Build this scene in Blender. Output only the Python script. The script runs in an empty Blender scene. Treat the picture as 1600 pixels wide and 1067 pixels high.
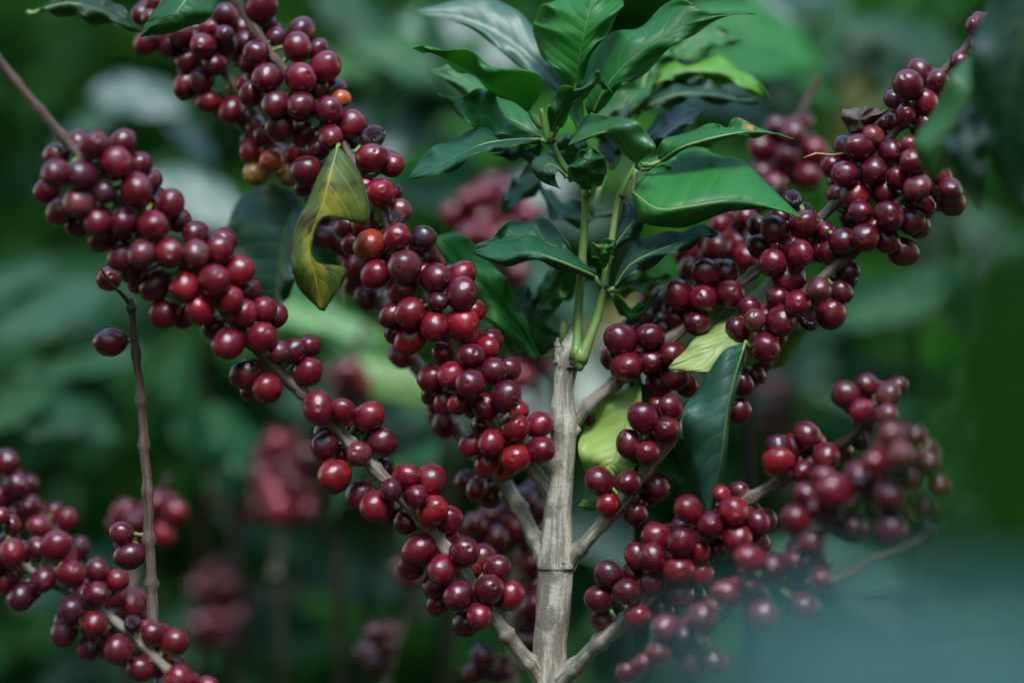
import bpy, bmesh, math, random
from mathutils import Vector, noise
random.seed(7)
S = bpy.context.scene
COL = S.collection
R = math.radians

# ------------------------------------------------------------------ camera
H = 1.15            # camera height above the ground (m)
D = 1.2             # distance of the sharp branches (m)
F = 90.0            # focal length
cam_d = bpy.data.cameras.new('camera'); cam = bpy.data.objects.new('camera', cam_d); COL.objects.link(cam)
cam.location = (0, 0, H); cam.rotation_euler = (R(90), 0, 0)
cam_d.lens = F; cam_d.sensor_width = 36; cam_d.clip_start = 0.02; cam_d.clip_end = 500
cam_d.dof.use_dof = True; cam_d.dof.focus_distance = D - 0.010; cam_d.dof.aperture_fstop = 1.9
S.camera = cam

K = 36.0 / F / 1600.0
def P(x, y, dz=0.0):
    """world point that lies dz millimetres behind the sharp plane"""
    d = D + dz / 1000.0
    return Vector(((x - 800) * K * d, d, H - (y - 533.5) * K * d))
def mmpx(dz=0.0):
    return K * (D + dz / 1000.0)

# ------------------------------------------------------------------ materials
def mat(name):
    m = bpy.data.materials.new(name); m.use_nodes = True
    nt = m.node_tree; nt.nodes.clear()
    return m, nt
class N:
    def __init__(s, nt): s.nt = nt
    def __call__(s, t, **kw):
        n = s.nt.nodes.new(t)
        for k, v in kw.items():
            if k.startswith('i_'):
                n.inputs[k[2:].replace('_', ' ')].default_value = v
            else: setattr(n, k, v)
        return n
    def l(s, a, b): s.nt.links.new(a, b)
    def val(s, v, sock):
        if hasattr(v, 'is_output'): s.l(v, sock)
        else: sock.default_value = v
    def math(s, op, a, b=0.0, c=0.0, clamp=False):
        n = s.nt.nodes.new('ShaderNodeMath'); n.operation = op; n.use_clamp = clamp
        s.val(a, n.inputs[0]); s.val(b, n.inputs[1]); s.val(c, n.inputs[2])
        return n.outputs[0]
    def mix(s, f, a, b, mode='MIX'):
        n = s.nt.nodes.new('ShaderNodeMix'); n.data_type = 'RGBA'; n.blend_type = mode
        s.val(f, n.inputs[0]); s.val(a, n.inputs[6]); s.val(b, n.inputs[7])
        return n.outputs[2]
    def ramp(s, f, a, b):
        n = s.nt.nodes.new('ShaderNodeMapRange'); n.interpolation_type = 'SMOOTHSTEP'
        s.val(f, n.inputs[0]); n.inputs[1].default_value = a; n.inputs[2].default_value = b
        return n.outputs[0]
def C(r, g, b): return (r, g, b, 1)

def mat_cherry(name, wrinkled=False):
    m, nt = mat(name); n = N(nt)
    out = n('ShaderNodeOutputMaterial'); bs = n('ShaderNodeBsdfPrincipled')
    tc = n('ShaderNodeTexCoord'); oi = n('ShaderNodeObjectInfo')
    off = n('ShaderNodeVectorMath', operation='ADD')
    sc = n('ShaderNodeVectorMath', operation='SCALE'); sc.inputs[0].default_value = (37, 53, 71)
    n.l(oi.outputs['Random'], sc.inputs['Scale']); n.l(tc.outputs['Object'], off.inputs[0]); n.l(sc.outputs[0], off.inputs[1])
    co = off.outputs[0]
    def noi(scale, detail=3, rough=.55):
        t = n('ShaderNodeTexNoise'); t.inputs['Scale'].default_value = scale; t.inputs['Detail'].default_value = detail
        t.inputs['Roughness'].default_value = rough; n.l(co, t.inputs['Vector']); return t.outputs[0]
    big = n.ramp(noi(1.1, 2), .35, .68)
    col = n.mix(n.math('MULTIPLY', big, .55), oi.outputs['Color'], C(.042, .004, .013))
    # riper, redder patch on one side of the skin
    red = n.ramp(noi(.8, 1), .5, .75)
    col = n.mix(n.math('MULTIPLY', red, .35), col, C(.21, .010, .012))
    # thin waxy bloom and pale lenticels on the skin
    bloom = n.ramp(noi(2.3, 5, .7), .42, .75)
    col = n.mix(n.math('MULTIPLY', bloom, .02), col, C(.26, .15, .22))
    vo = n('ShaderNodeTexVoronoi'); vo.inputs['Scale'].default_value = 6; n.l(co, vo.inputs['Vector'])
    speck = n.math('SUBTRACT', 1, n.ramp(vo.outputs['Distance'], .03, .09))
    col = n.mix(n.math('MULTIPLY', speck, .10), col, C(.5, .25, .25))
    # navel ring at the far end
    sx = n('ShaderNodeSeparateXYZ'); n.l(tc.outputs['Object'], sx.inputs[0])
    rr = n.math('SQRT', n.math('ADD', n.math('POWER', sx.outputs[0], 2), n.math('POWER', sx.outputs[1], 2)))
    top = n.math('GREATER_THAN', sx.outputs[2], .6)
    ring = n.math('MULTIPLY', n.ramp(n.math('ABSOLUTE', n.math('SUBTRACT', rr, .205)), .05, .015), top)
    dot = n.math('MULTIPLY', n.ramp(rr, .07, .03), top)
    col = n.mix(n.math('MULTIPLY', ring, .35), col, C(.24, .08, .07))
    col = n.mix(n.math('MULTIPLY', dot, .45), col, C(.05, .018, .015))
    # pale stalk end on some fruit, brown rub marks on others
    se = n.math('MULTIPLY', n.ramp(n.math('ADD', sx.outputs[2], n.math('MULTIPLY', noi(2, 2), .5)), -.35, -.85), n.ramp(oi.outputs['Random'], .45, .95))
    col = n.mix(n.math('MULTIPLY', se, .6), col, C(.30, .06, .02))
    rub = n.ramp(noi(3.4, 6, .7), .66, .72)
    col = n.mix(n.math('MULTIPLY', rub, .6), col, C(.10, .045, .035))
    n.l(col, bs.inputs['Base Color'])
    rough = n.math('ADD', .12, n.math('MULTIPLY', noi(3, 4), .18))
    n.l(rough, bs.inputs['Roughness'])
    bs.inputs['Specular IOR Level'].default_value = .58
    bu = n('ShaderNodeBump'); bu.inputs['Strength'].default_value = .5 if wrinkled else .10
    bu.inputs['Distance'].default_value = .06 if wrinkled else .02
    n.l(noi(5 if wrinkled else 14, 4), bu.inputs['Height']); n.l(bu.outputs[0], bs.inputs['Normal'])
    n.l(bs.outputs[0], out.inputs[0])
    return m

def mat_leaf(name, kind='green'):
    m, nt = mat(name); n = N(nt)
    out = n('ShaderNodeOutputMaterial'); bs = n('ShaderNodeBsdfPrincipled')
    uv = n('ShaderNodeUVMap'); oi = n('ShaderNodeObjectInfo'); tc = n('ShaderNodeTexCoord')
    sx = n('ShaderNodeSeparateXYZ'); n.l(uv.outputs[0], sx.inputs[0])
    u, v = sx.outputs[0], sx.outputs[1]          # u: -1..1 stored as 0..1 across, v along
    au = n.math('ABSOLUTE', n.math('SUBTRACT', n.math('MULTIPLY', u, 2), 1))
    def noi(scale, detail=3, co=None):
        t = n('ShaderNodeTexNoise'); t.inputs['Scale'].default_value = scale; t.inputs['Detail'].default_value = detail
        n.l(co or tc.outputs['Object'], t.inputs['Vector']); return t.outputs[0]
    ph = n.math('SUBTRACT', n.math('MULTIPLY', v, 9), n.math('ADD', n.math('MULTIPLY', au, 1.5), n.math('MULTIPLY', n.math('POWER', au, 3), .9)))
    fr = n.math('ABSOLUTE', n.math('SUBTRACT', n.math('FRACT', ph), .5))      # 0 on the vein
    vein = n.math('MULTIPLY', n.ramp(fr, .055, .005), n.ramp(au, 1.0, .55))
    mid = n.ramp(au, .04, .015)
    veins = n.math('MAXIMUM', n.math('MULTIPLY', vein, .7), mid)
    pillow = n.math('MULTIPLY', n.math('POWER', n.math('MULTIPLY', fr, 2), .6), n.math('SUBTRACT', 1, n.math('MULTIPLY', mid, .9)))
    base = oi.outputs['Color']
    mott = n.ramp(noi(60, 3), .35, .7)
    col = n.mix(n.math('MULTIPLY', mott, .35), base, n.mix(.5, base, C(.03, .09, .03)))
    if kind == 'yellow':
        patch = n.ramp(n.math('ADD', noi(55, 5), n.math('MULTIPLY', au, .22)), .44, .64)
        col = n.mix(patch, C(.34, .30, .02), C(.075, .13, .016))
        n2 = n.ramp(noi(120, 5), .54, .66)
        col = n.mix(n.math('MULTIPLY', n2, .8), col, C(.05, .035, .012))
        col = n.mix(n.math('MULTIPLY', veins, .9), col, C(.52, .42, .05))
    else:
        fleck = n.ramp(noi(420, 2), .70, .76)
        col = n.mix(n.math('MULTIPLY', fleck, .25), col, C(.25, .30, .12))
        col = n.mix(n.math('MULTIPLY', veins, .58), col, C(.13, .26, .06))
        if kind == 'rust':
            sp = n.math('MULTIPLY', n.ramp(noi(420, 3), .54, .60), n.ramp(noi(45, 1), .52, .60))
            col = n.mix(sp, col, C(.55, .20, .02))
    edge = n.ramp(au, .965, 1.0)
    col = n.mix(n.math('MULTIPLY', edge, .6), col, C(.22, .36, .10))
    n.l(col, bs.inputs['Base Color'])
    n.l(n.math('ADD', {'yellow': .45, 'glossy': .30}.get(kind, .34), n.math('MULTIPLY', noi(70, 4), .22 if kind == 'glossy' else .30)), bs.inputs['Roughness'])
    bs.inputs['Specular IOR Level'].default_value = .8 if kind == 'glossy' else .55
    bu = n('ShaderNodeBump'); bu.inputs['Strength'].default_value = .12 if kind == 'glossy' else .36; bu.inputs['Distance'].default_value = .0010
    hh = n.math('ADD', n.math('MULTIPLY', pillow, .8), n.math('MULTIPLY', noi(300, 3), .35))
    n.l(hh, bu.inputs['Height']); n.l(bu.outputs[0], bs.inputs['Normal'])
    tr = n('ShaderNodeBsdfTranslucent')
    n.l(n.mix(.5, col, C(.20, .62, .05) if kind != 'yellow' else C(.5, .42, .05)), tr.inputs['Color'])
    mx = n('ShaderNodeMixShader'); mx.inputs[0].default_value = .46
    n.l(bs.outputs[0], mx.inputs[1]); n.l(tr.outputs[0], mx.inputs[2]); n.l(mx.outputs[0], out.inputs[0])
    return m

def mat_bark(name, light, dark, scale=1.0):
    m, nt = mat(name); n = N(nt)
    out = n('ShaderNodeOutputMaterial'); bs = n('ShaderNodeBsdfPrincipled')
    uv = n('ShaderNodeUVMap'); at = n('ShaderNodeAttribute', attribute_name='age')
    mp = n('ShaderNodeMapping'); n.l(uv.outputs[0], mp.inputs[0]); mp.inputs['Scale'].default_value = (9 * scale, 26, 1)
    tc = n('ShaderNodeTexCoord')
    def noi(co, scale, detail=4, rough=.6):
        t = n('ShaderNodeTexNoise'); t.inputs['Scale'].default_value = scale; t.inputs['Detail'].default_value = detail
        t.inputs['Roughness'].default_value = rough; n.l(co, t.inputs['Vector']); return t.outputs[0]
    streak = noi(mp.outputs[0], 1.0, 6, .65)
    blot = noi(tc.outputs['Object'], 70, 5, .6)
    fine = noi(tc.outputs['Object'], 600, 3)
    f = n.ramp(streak, .42, .60)
    col = n.mix(f, light, n.mix(.72, light, dark))
    col = n.mix(n.ramp(blot, .50, .64), col, n.mix(.30, dark, light))
    cr = n.ramp(streak, .34, .40)
    col = n.mix(cr, n.mix(.2, dark, light), col)
    lich = n.ramp(noi(tc.outputs['Object'], 110, 5), .60, .72)
    col = n.mix(n.math('MULTIPLY', lich, .5), col, C(.36, .37, .22))
    ycol = n.mix(n.ramp(streak, .4, .62), C(.10, .048, .030), C(.028, .015, .012))
    col = n.mix(at.outputs['Fac'], col, ycol)
    n.l(col, bs.inputs['Base Color'])
    bs.inputs['Roughness'].default_value = .62
    bu = n('ShaderNodeBump'); bu.inputs['Strength'].default_value = .8; bu.inputs['Distance'].default_value = .0015
    n.l(n.math('ADD', streak, n.math('MULTIPLY', fine, .4)), bu.inputs['Height']); n.l(bu.outputs[0], bs.inputs['Normal'])
    n.l(bs.outputs[0], out.inputs[0])
    return m

def mat_simple(name, a, b, scale, rough=.5, trans=0.0, bump=.3, dist=.002):
    m, nt = mat(name); n = N(nt)
    out = n('ShaderNodeOutputMaterial'); bs = n('ShaderNodeBsdfPrincipled'); tc = n('ShaderNodeTexCoord')
    t = n('ShaderNodeTexNoise'); t.inputs['Scale'].default_value = scale; t.inputs['Detail'].default_value = 6
    n.l(tc.outputs['Object'], t.inputs['Vector'])
    n.l(n.mix(n.ramp(t.outputs[0], .35, .65), a, b), bs.inputs['Base Color'])
    bs.inputs['Roughness'].default_value = rough
    bu = n('ShaderNodeBump'); bu.inputs['Strength'].default_value = bump; bu.inputs['Distance'].default_value = dist
    n.l(t.outputs[0], bu.inputs['Height']); n.l(bu.outputs[0], bs.inputs['Normal'])
    n.l(bs.outputs[0], out.inputs[0])
    return m

M_CH = mat_cherry('cherry_skin'); M_CW = mat_cherry('dried_cherry_skin', True)
M_LF = mat_leaf('leaf'); M_GLOSS = mat_leaf('glossy_leaf', 'glossy'); M_RUST = mat_leaf('rusty_leaf', 'rust'); M_YEL = mat_leaf('yellow_leaf', 'yellow')
M_BARK = mat_bark('bark', C(.45, .41, .32), C(.06, .045, .033))
M_DARK = mat_simple('dark_wood', C(.02, .022, .012), C(.012, .016, .010), 60, 1)  # near-black wood that keeps background stems from standing out
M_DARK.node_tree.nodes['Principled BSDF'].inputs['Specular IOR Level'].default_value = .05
M_STALK = mat_simple('stalk', C(.17, .27, .05), C(.12, .12, .04), 400, .5)
M_NODE = mat_simple('node', C(.09, .06, .04), C(.03, .022, .016), 500, .75, bump=.8)
M_SHOOT = mat_simple('green_shoot', C(.13, .26, .055), C(.17, .22, .06), 90, .38)
M_DRY = mat_simple('dry_leaf', C(.10, .065, .045), C(.045, .03, .022), 200, .7, bump=.7)
M_SOIL = mat_simple('soil', C(.06, .045, .03), C(.03, .035, .018), 9, .9, bump=1, dist=.05)

# ------------------------------------------------------------------ object helpers
def link(name, bm_, mats, parent=None, smooth=True):
    me = bpy.data.meshes.new(name); bm_.to_mesh(me); bm_.free()
    for m in (mats if isinstance(mats, (list, tuple)) else [mats]): me.materials.append(m)
    if smooth: me.polygons.foreach_set('use_smooth', [True] * len(me.polygons))
    o = bpy.data.objects.new(name, me); COL.objects.link(o)
    if parent: o.parent = parent
    return o
def thing(name, label, cat, loc, group=None):
    o = bpy.data.objects.new(name, None); COL.objects.link(o); o.location = loc; o.empty_display_size = .05
    o['label'] = label; o['category'] = cat
    if group: o['group'] = group
    return o
def newbm():
    b = bmesh.new(); b.loops.layers.uv.new('UVMap'); b.verts.layers.float.new('age'); return b

def cr(pts, t):
    """Catmull-Rom through tuples, t in 0..1"""
    n = len(pts) - 1
    s = min(max(t, 0), 1) * n; i = min(int(s), n - 1); f = s - i
    p1, p2 = pts[i], pts[i + 1]
    p0 = pts[i - 1] if i > 0 else [2 * a - b for a, b in zip(p1, p2)]
    p3 = pts[i + 2] if i + 2 <= n else [2 * b - a for a, b in zip(p1, p2)]
    return [0.5 * (2 * b + (c - a) * f + (2 * a - 5 * b + 4 * c - d) * f * f + (3 * b - a - 3 * c + d) * f ** 3)
            for a, b, c, d in zip(p0, p1, p2, p3)]

def tube(b, pts, rads, seg=10, mi=0, rough=0.0, ages=None, cap=True, seed=0, org=Vector((0, 0, 0))):
    """tapered tube through world points"""
    uvl = b.loops.layers.uv.active; al = b.verts.layers.float['age']
    rings = []; L = 0; ls = []
    up = Vector((0.13, 1, 0.21)).normalized()
    for i, p in enumerate(pts):
        if i: L += (p - pts[i - 1]).length
        ls.append(L)
        t = (pts[min(i + 1, len(pts) - 1)] - pts[max(i - 1, 0)])
        t = t.normalized() if t.length > 1e-9 else Vector((0, 0, 1))
        a = t.cross(up)
        if a.length < 1e-3: a = t.cross(Vector((1, 0, 0)))
        a.normalize(); c = t.cross(a)
        ring = []
        for k in range(seg):
            th = 2 * math.pi * k / seg
            r = rads[i]
            d = a * math.cos(th) + c * math.sin(th)
            if rough: r *= 1 + rough * noise.noise((d * 1.6) + Vector((seed * 7.3, L * 55, 0)))
            v = b.verts.new(p + d * r - org); v[al] = ages[i] if ages else 0
            ring.append(v)
        rings.append(ring)
    for i in range(len(rings) - 1):
        for k in range(seg):
            f = b.faces.new((rings[i][k], rings[i][(k + 1) % seg], rings[i + 1][(k + 1) % seg], rings[i + 1][k]))
            f.material_index = mi
            for lp, (uu, vv) in zip(f.loops, ((k, i), (k + 1, i), (k + 1, i + 1), (k, i + 1))):
                lp[uvl].uv = (uu / seg, ls[vv])
    if cap:
        for ring, rev in ((rings[0], True), (rings[-1], False)):
            f = b.faces.new(ring[::-1] if rev else ring); f.material_index = mi
def lump(b, c, r, mi, seed, org=Vector((0, 0, 0)), sub=2, amp=.35):
    g = bmesh.ops.create_icosphere(b, subdivisions=sub, radius=1)
    for v in g['verts']:
        k = 1 + amp * noise.noise(v.co * 1.7 + Vector((seed, seed * 2, 0)))
        v.co = Vector((v.co.x * r[0], v.co.y * r[1], v.co.z * r[2])) * k + c - org
    for f in {f for v in g['verts'] for f in v.link_faces}: f.material_index = mi

# ------------------------------------------------------------------ cherries
def cherry_mesh(name, el, seed, wr=0.0):
    b = bmesh.new(); seg, n = 28, 20
    prof = [(0.0, -.90), (.10, -.93)]
    for i in range(1, n):
        th = math.pi - math.pi * (i + .6) / (n + .6)
        prof.append((math.sin(th), math.cos(th)))
    prof = [p for p in prof if not (p[1] > 0 and p[0] < .30)]
    zt = math.sqrt(1 - .28 ** 2)
    prof += [(.28, zt), (.24, zt + .010), (.215, zt + .018), (.19, zt + .018), (.165, zt + .008), (.12, zt + .004), (.07, zt + .006), (.04, zt - .008), (0.0, zt - .012)]
    rings = []
    for (r, z) in prof:
        if r == 0: rings.append([b.verts.new((0, 0, z))]); continue
        rings.append([b.verts.new((r * math.cos(2 * math.pi * k / seg), r * math.sin(2 * math.pi * k / seg), z)) for k in range(seg)])
    for i in range(len(rings) - 1):
        A, B = rings[i], rings[i + 1]
        for k in range(seg):
            k2 = (k + 1) % seg
            if len(A) == 1: b.faces.new((A[0], B[k2], B[k]))
            elif len(B) == 1: b.faces.new((A[k], A[k2], B[0]))
            else: b.faces.new((A[k], A[k2], B[k2], B[k]))
    o = Vector((seed * 3.1, seed * 1.7, seed))
    for v in b.verts:
        k = 1 + .09 * noise.noise(v.co * .9 + o) + .03 * noise.noise(v.co * 2.1 + o)
        if wr: k -= wr * abs(noise.noise(v.co * 2.6 + o)) + wr * .4 * abs(noise.noise(v.co * 6 + o))
        v.co = Vector((v.co.x * k * .985, v.co.y * k * 1.03, v.co.z * k * el))
    bmesh.ops.recalc_face_normals(b, faces=b.faces)
    me = bpy.data.meshes.new(name); b.to_mesh(me); b.free()
    me.materials.append(M_CW if wr else M_CH); me.polygons.foreach_set('use_smooth', [True] * len(me.polygons))
    return me
CH = [cherry_mesh('cherry', e, i) for i, e in enumerate((1.06, 1.12, 1.20, 1.09, 1.15, 1.02))]
CHW = cherry_mesh('dried_cherry', 1.02, 9, .13)
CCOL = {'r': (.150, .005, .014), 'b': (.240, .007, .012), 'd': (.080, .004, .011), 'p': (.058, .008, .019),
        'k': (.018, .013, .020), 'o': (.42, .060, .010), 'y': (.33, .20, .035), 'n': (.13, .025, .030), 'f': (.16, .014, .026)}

def make_branch(plant, path, rad, cherries, name='branch', age=(0, .9), flare=1.45, label=None, node_amp=.34, fk=2.5, nodes=True, seed=1, gap=.97, step=55):
    """path [(x,y,dz)], rad (start,end) in pixels; cherries [(x,y,r,layer,colour)] layer <0 in front of the wood, >0 behind"""
    org = plant.location
    n = max(24, int(sum(math.dist(path[i][:2], path[i + 1][:2]) for i in range(len(path) - 1)) / 9))
    px = [cr(path, i / n) for i in range(n + 1)]
    wob = [(noise.noise(Vector((i * .22, seed * 5.1, 0))) * 1.6, noise.noise(Vector((i * .22, seed * 5.1, 9))) * 1.6) for i in range(n + 1)]
    px = [(a[0] + w[0], a[1] + w[1], a[2]) for a, w in zip(px, wob)]
    pts = [P(*a) for a in px]
    rr = []; acc = 0; ages = []
    for i in range(n + 1):
        t = i / n
        if i: acc += math.dist(px[i][:2], px[i - 1][:2])
        r = rad[0] + (rad[1] - rad[0]) * t
        if nodes:
            q = (acc / step) % 1.0; q = min(q, 1 - q) * step
            r *= 1 + node_amp * math.exp(-(q / 5.5) ** 2)
        if flare: r *= (1 + (flare - 1) * math.exp(-((acc - 18) / 16) ** 2)) * (.55 + .45 * min(1, acc / 16))
        rr.append(r * mmpx(px[i][2]))
        ages.append(min(1, age[0] + (age[1] - age[0]) * t * 1.25))
    b = newbm()
    tube(b, pts, rr, 12, 0, .16, ages, seed=seed, org=org)
    # fruit further round the back that closes the gaps of a cluster
    cherries = list(cherries); fill = []
    for a in range(len(cherries)):
        for c in range(a):
            A, B = cherries[a], cherries[c]
            dd = math.dist(A[:2], B[:2])
            if dd < fk * max(A[2], B[2]):
                q = ((A[0] + B[0]) / 2 + random.uniform(-5, 5), (A[1] + B[1]) / 2 + random.uniform(-5, 5))
                rq = (A[2] + B[2]) * .47
                dpath = min(math.dist(p[:2], q) for p in px)
                if dpath < 2.3 * rq and all(math.dist(q, f_[:2]) > 1.25 * rq for f_ in fill) and all(math.dist(q, f_[:2]) > .62 * rq for f_ in cherries):
                    fill.append((q[0], q[1], rq, 2, random.choice('ddr')))
    random.shuffle(fill); cherries += fill[:max(0, 100 - len(cherries))]
    # settle the cherries in depth only, until none cut into another or into the wood
    cs = []
    for (x, y, r, la, co) in cherries:
        j = min(range(n + 1), key=lambda i: math.dist(px[i][:2], (x, y)))
        bd = px[j][2]; dist = math.dist(px[j][:2], (x, y)); rs = rr[j] / mmpx(bd)
        need = math.sqrt(max(0, (r + rs) ** 2 - dist ** 2)) * .3
        off = la * 9.0
        if la == 0: off = -min(need, 6) * .9
        elif la < 0: off = min(off, -need * .95)
        else: off = max(min(off, 14), need * .9)
        cs.append([x, y, r, la, co, bd + off, j, off, need])
    for it in range(60):
        for a in range(len(cs)):
            A = cs[a]
            for c in range(a):
                B = cs[c]
                d2 = math.hypot(A[0] - B[0], A[1] - B[1]) * .3; rs = (A[2] + B[2]) * .3 * gap
                if d2 < rs:
                    req = math.sqrt(rs * rs - d2 * d2); dd = A[5] - B[5]
                    if abs(dd) < req:
                        s = 1 if (A[3] > B[3] or (A[3] == B[3] and dd >= 0)) else -1
                        m_ = (req - s * dd) * .25
                        A[5] += s * m_; B[5] -= s * m_
    br = None
    pend = []
    for (x, y, r, la, co, dz, j, off, need) in cs:
        c = P(x, y, dz); rw = r * mmpx(dz)
        base = pts[j]
        ax = (c - base)
        if ax.length < 1e-4: ax = Vector((0, -1, 0))
        ax = ax.normalized() + Vector((random.uniform(-.3, .3), random.uniform(-.3, .1), random.uniform(-.35, .25)))
        ax.normalize()
        root = c - ax * rw * .86
        if (root - base).length > .0015:
            m1 = base.lerp(root, .5) + Vector((0, 0, -.0008))
            tube(b, [base, m1, root], [.0013, .0010, .0013], 6, 1, org=org)
        if random.random() < .6:
            q = base.lerp(root, .25)
            lump(b, q, [rr[j] * random.uniform(.4, .65)] * 3, 2 if random.random() < .7 else 1, random.random() * 50, org, 1, .6)
        pend.append((c, ax, rw, co))
    br = link(name, b, [M_BARK, M_STALK, M_NODE], plant)
    if label: br['label'] = label
    for (c, ax, rw, co) in pend:
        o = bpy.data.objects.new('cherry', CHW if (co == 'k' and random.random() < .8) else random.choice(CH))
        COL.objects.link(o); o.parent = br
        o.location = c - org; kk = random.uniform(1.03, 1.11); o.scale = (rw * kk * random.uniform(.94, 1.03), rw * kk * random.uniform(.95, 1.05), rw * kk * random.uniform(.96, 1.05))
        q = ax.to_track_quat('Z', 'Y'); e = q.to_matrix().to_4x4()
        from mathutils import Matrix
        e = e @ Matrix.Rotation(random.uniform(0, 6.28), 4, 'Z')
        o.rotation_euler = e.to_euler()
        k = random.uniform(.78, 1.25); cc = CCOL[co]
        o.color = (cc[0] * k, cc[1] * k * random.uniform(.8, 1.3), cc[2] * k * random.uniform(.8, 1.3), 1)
        if co == 'k': o['label'] = 'shrivelled black dried cherry'
        elif co == 'o': o['label'] = 'orange red half ripe cherry'
        elif co == 'y': o['label'] = 'yellowish unripe cherry'
    return br, px, pts

# ------------------------------------------------------------------ leaves
def leaf(parent, org, L, M_, R_, color, material=None, petiole=None, ripple=3.4, bulge=2.5, nv=30, nu=6, name='leaf', label=None, seed=None, fringe=None, petr=4):
    """a leaf laid through three polylines (x, y, depth): left edge, midrib, right edge"""
    seed = random.random() * 100 if seed is None else seed
    b = newbm(); uvl = b.loops.layers.uv.active
    f3 = lambda q: [tuple(p) + (0,) * (3 - len(p)) for p in q]
    L, M_, R_ = f3(L), f3(M_), f3(R_)
    rows = []
    for i in range(nv + 1):
        t = i / nv
        l, m, r = cr(L, t), cr(M_, t), cr(R_, t)
        row = []
        for k in range(-nu, nu + 1):
            s = k / nu; e = r if s > 0 else l; a = abs(s)
            x = m[0] + (e[0] - m[0]) * a; y = m[1] + (e[1] - m[1]) * a; z = m[2] + (e[2] - m[2]) * a
            w = math.sin(math.pi * min(max(t, 0), 1)) ** .5
            z -= bulge * math.sin(math.pi * a) * w
            rp = a ** 2.2 * w
            sg = 1 if s > 0 else -1
            z += ripple * 2.8 * rp * math.sin(t * 19 + seed + sg * 1.3 + 2 * noise.noise(Vector((t * 3, sg, seed)))) + ripple * (rp + .3 * a * w) * 2.6 * noise.noise(Vector((t * 5, s * 1.5, seed)))
            y += ripple * 1.7 * rp * math.sin(t * 19 + seed + .7 + sg * 1.3 + 2 * noise.noise(Vector((t * 3, sg, seed))))
            x += ripple * .8 * rp * noise.noise(Vector((t * 8, sg * 5, seed + 7)))
            row.append(b.verts.new(P(x, y, z) - org))
        rows.append(row)
    for i in range(nv):
        for k in range(2 * nu):
            f = b.faces.new((rows[i][k], rows[i][k + 1], rows[i + 1][k + 1], rows[i + 1][k]))
            for lp, (a, c) in zip(f.loops, ((k, i), (k + 1, i), (k + 1, i + 1), (k, i + 1))):
                lp[uvl].uv = (a / (2 * nu), c / nv)
    # raised midrib under the blade
    mr = [P(*cr(M_, i / nv)) for i in range(nv + 1)]
    off = Vector((0, .0005, 0))
    tube(b, [p + off for p in mr], [(.0006 * (1 - .8 * i / nv)) for i in range(nv + 1)], 6, 1, org=org)
    if petiole is not None:
        a = P(*petiole); c = mr[0]
        tube(b, [a, a.lerp(c, .5) + Vector((0, 0, -.001)), c], [petr * .00032, petr * .00026, .0008], 6, 1, org=org)
    o = link(name, b, [material or M_LF, M_SHOOT], parent)
    o.color = (*color, 1)
    so = o.modifiers.new('thickness', 'SOLIDIFY'); so.thickness = .00035; so.offset = 0
    if label: o['label'] = label
    return o

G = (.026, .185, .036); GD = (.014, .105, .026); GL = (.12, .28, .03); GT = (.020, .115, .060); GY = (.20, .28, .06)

def world_leaf(b, base, dirv, length, width, droop, roll, uvl, nv=8, nu=2, mi=0):
    """an arching leaf in world space for bushes"""
    d = dirv.normalized(); side = d.cross(Vector((0, 0, 1)))
    if side.length < .05: side = Vector((1, 0, 0))
    side.normalize(); up = side.cross(d)
    side, up = side * math.cos(roll) + up * math.sin(roll), up * math.cos(roll) - side * math.sin(roll)
    sd = random.random() * 50
    rows = []; p = base.copy(); dd = d.copy()
    for i in range(nv + 1):
        t = i / nv
        w = width * .5 * (math.sin(math.pi * t ** .85) ** .8 if 0 < t < 1 else 0)
        row = []
        for k in range(-nu, nu + 1):
            s = k / nu
            row.append(b.verts.new(p + side * w * s + up * (abs(s) * w * .35 + .05 * width * math.sin(t * 14 + sd + s) * abs(s))))
        rows.append(row)
        p = p + dd * length / nv
        dd = (dd + Vector((0, 0, -droop / nv))).normalized()
        up = side.cross(dd)
    for i in range(nv):
        for k in range(2 * nu):
            f = b.faces.new((rows[i][k], rows[i][k + 1], rows[i + 1][k + 1], rows[i + 1][k])); f.material_index = mi
            for lp, (a, c) in zip(f.loops, ((k, i), (k + 1, i), (k + 1, i + 1), (k, i + 1))):
                lp[uvl].uv = (a / (2 * nu), c / nv)

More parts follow.
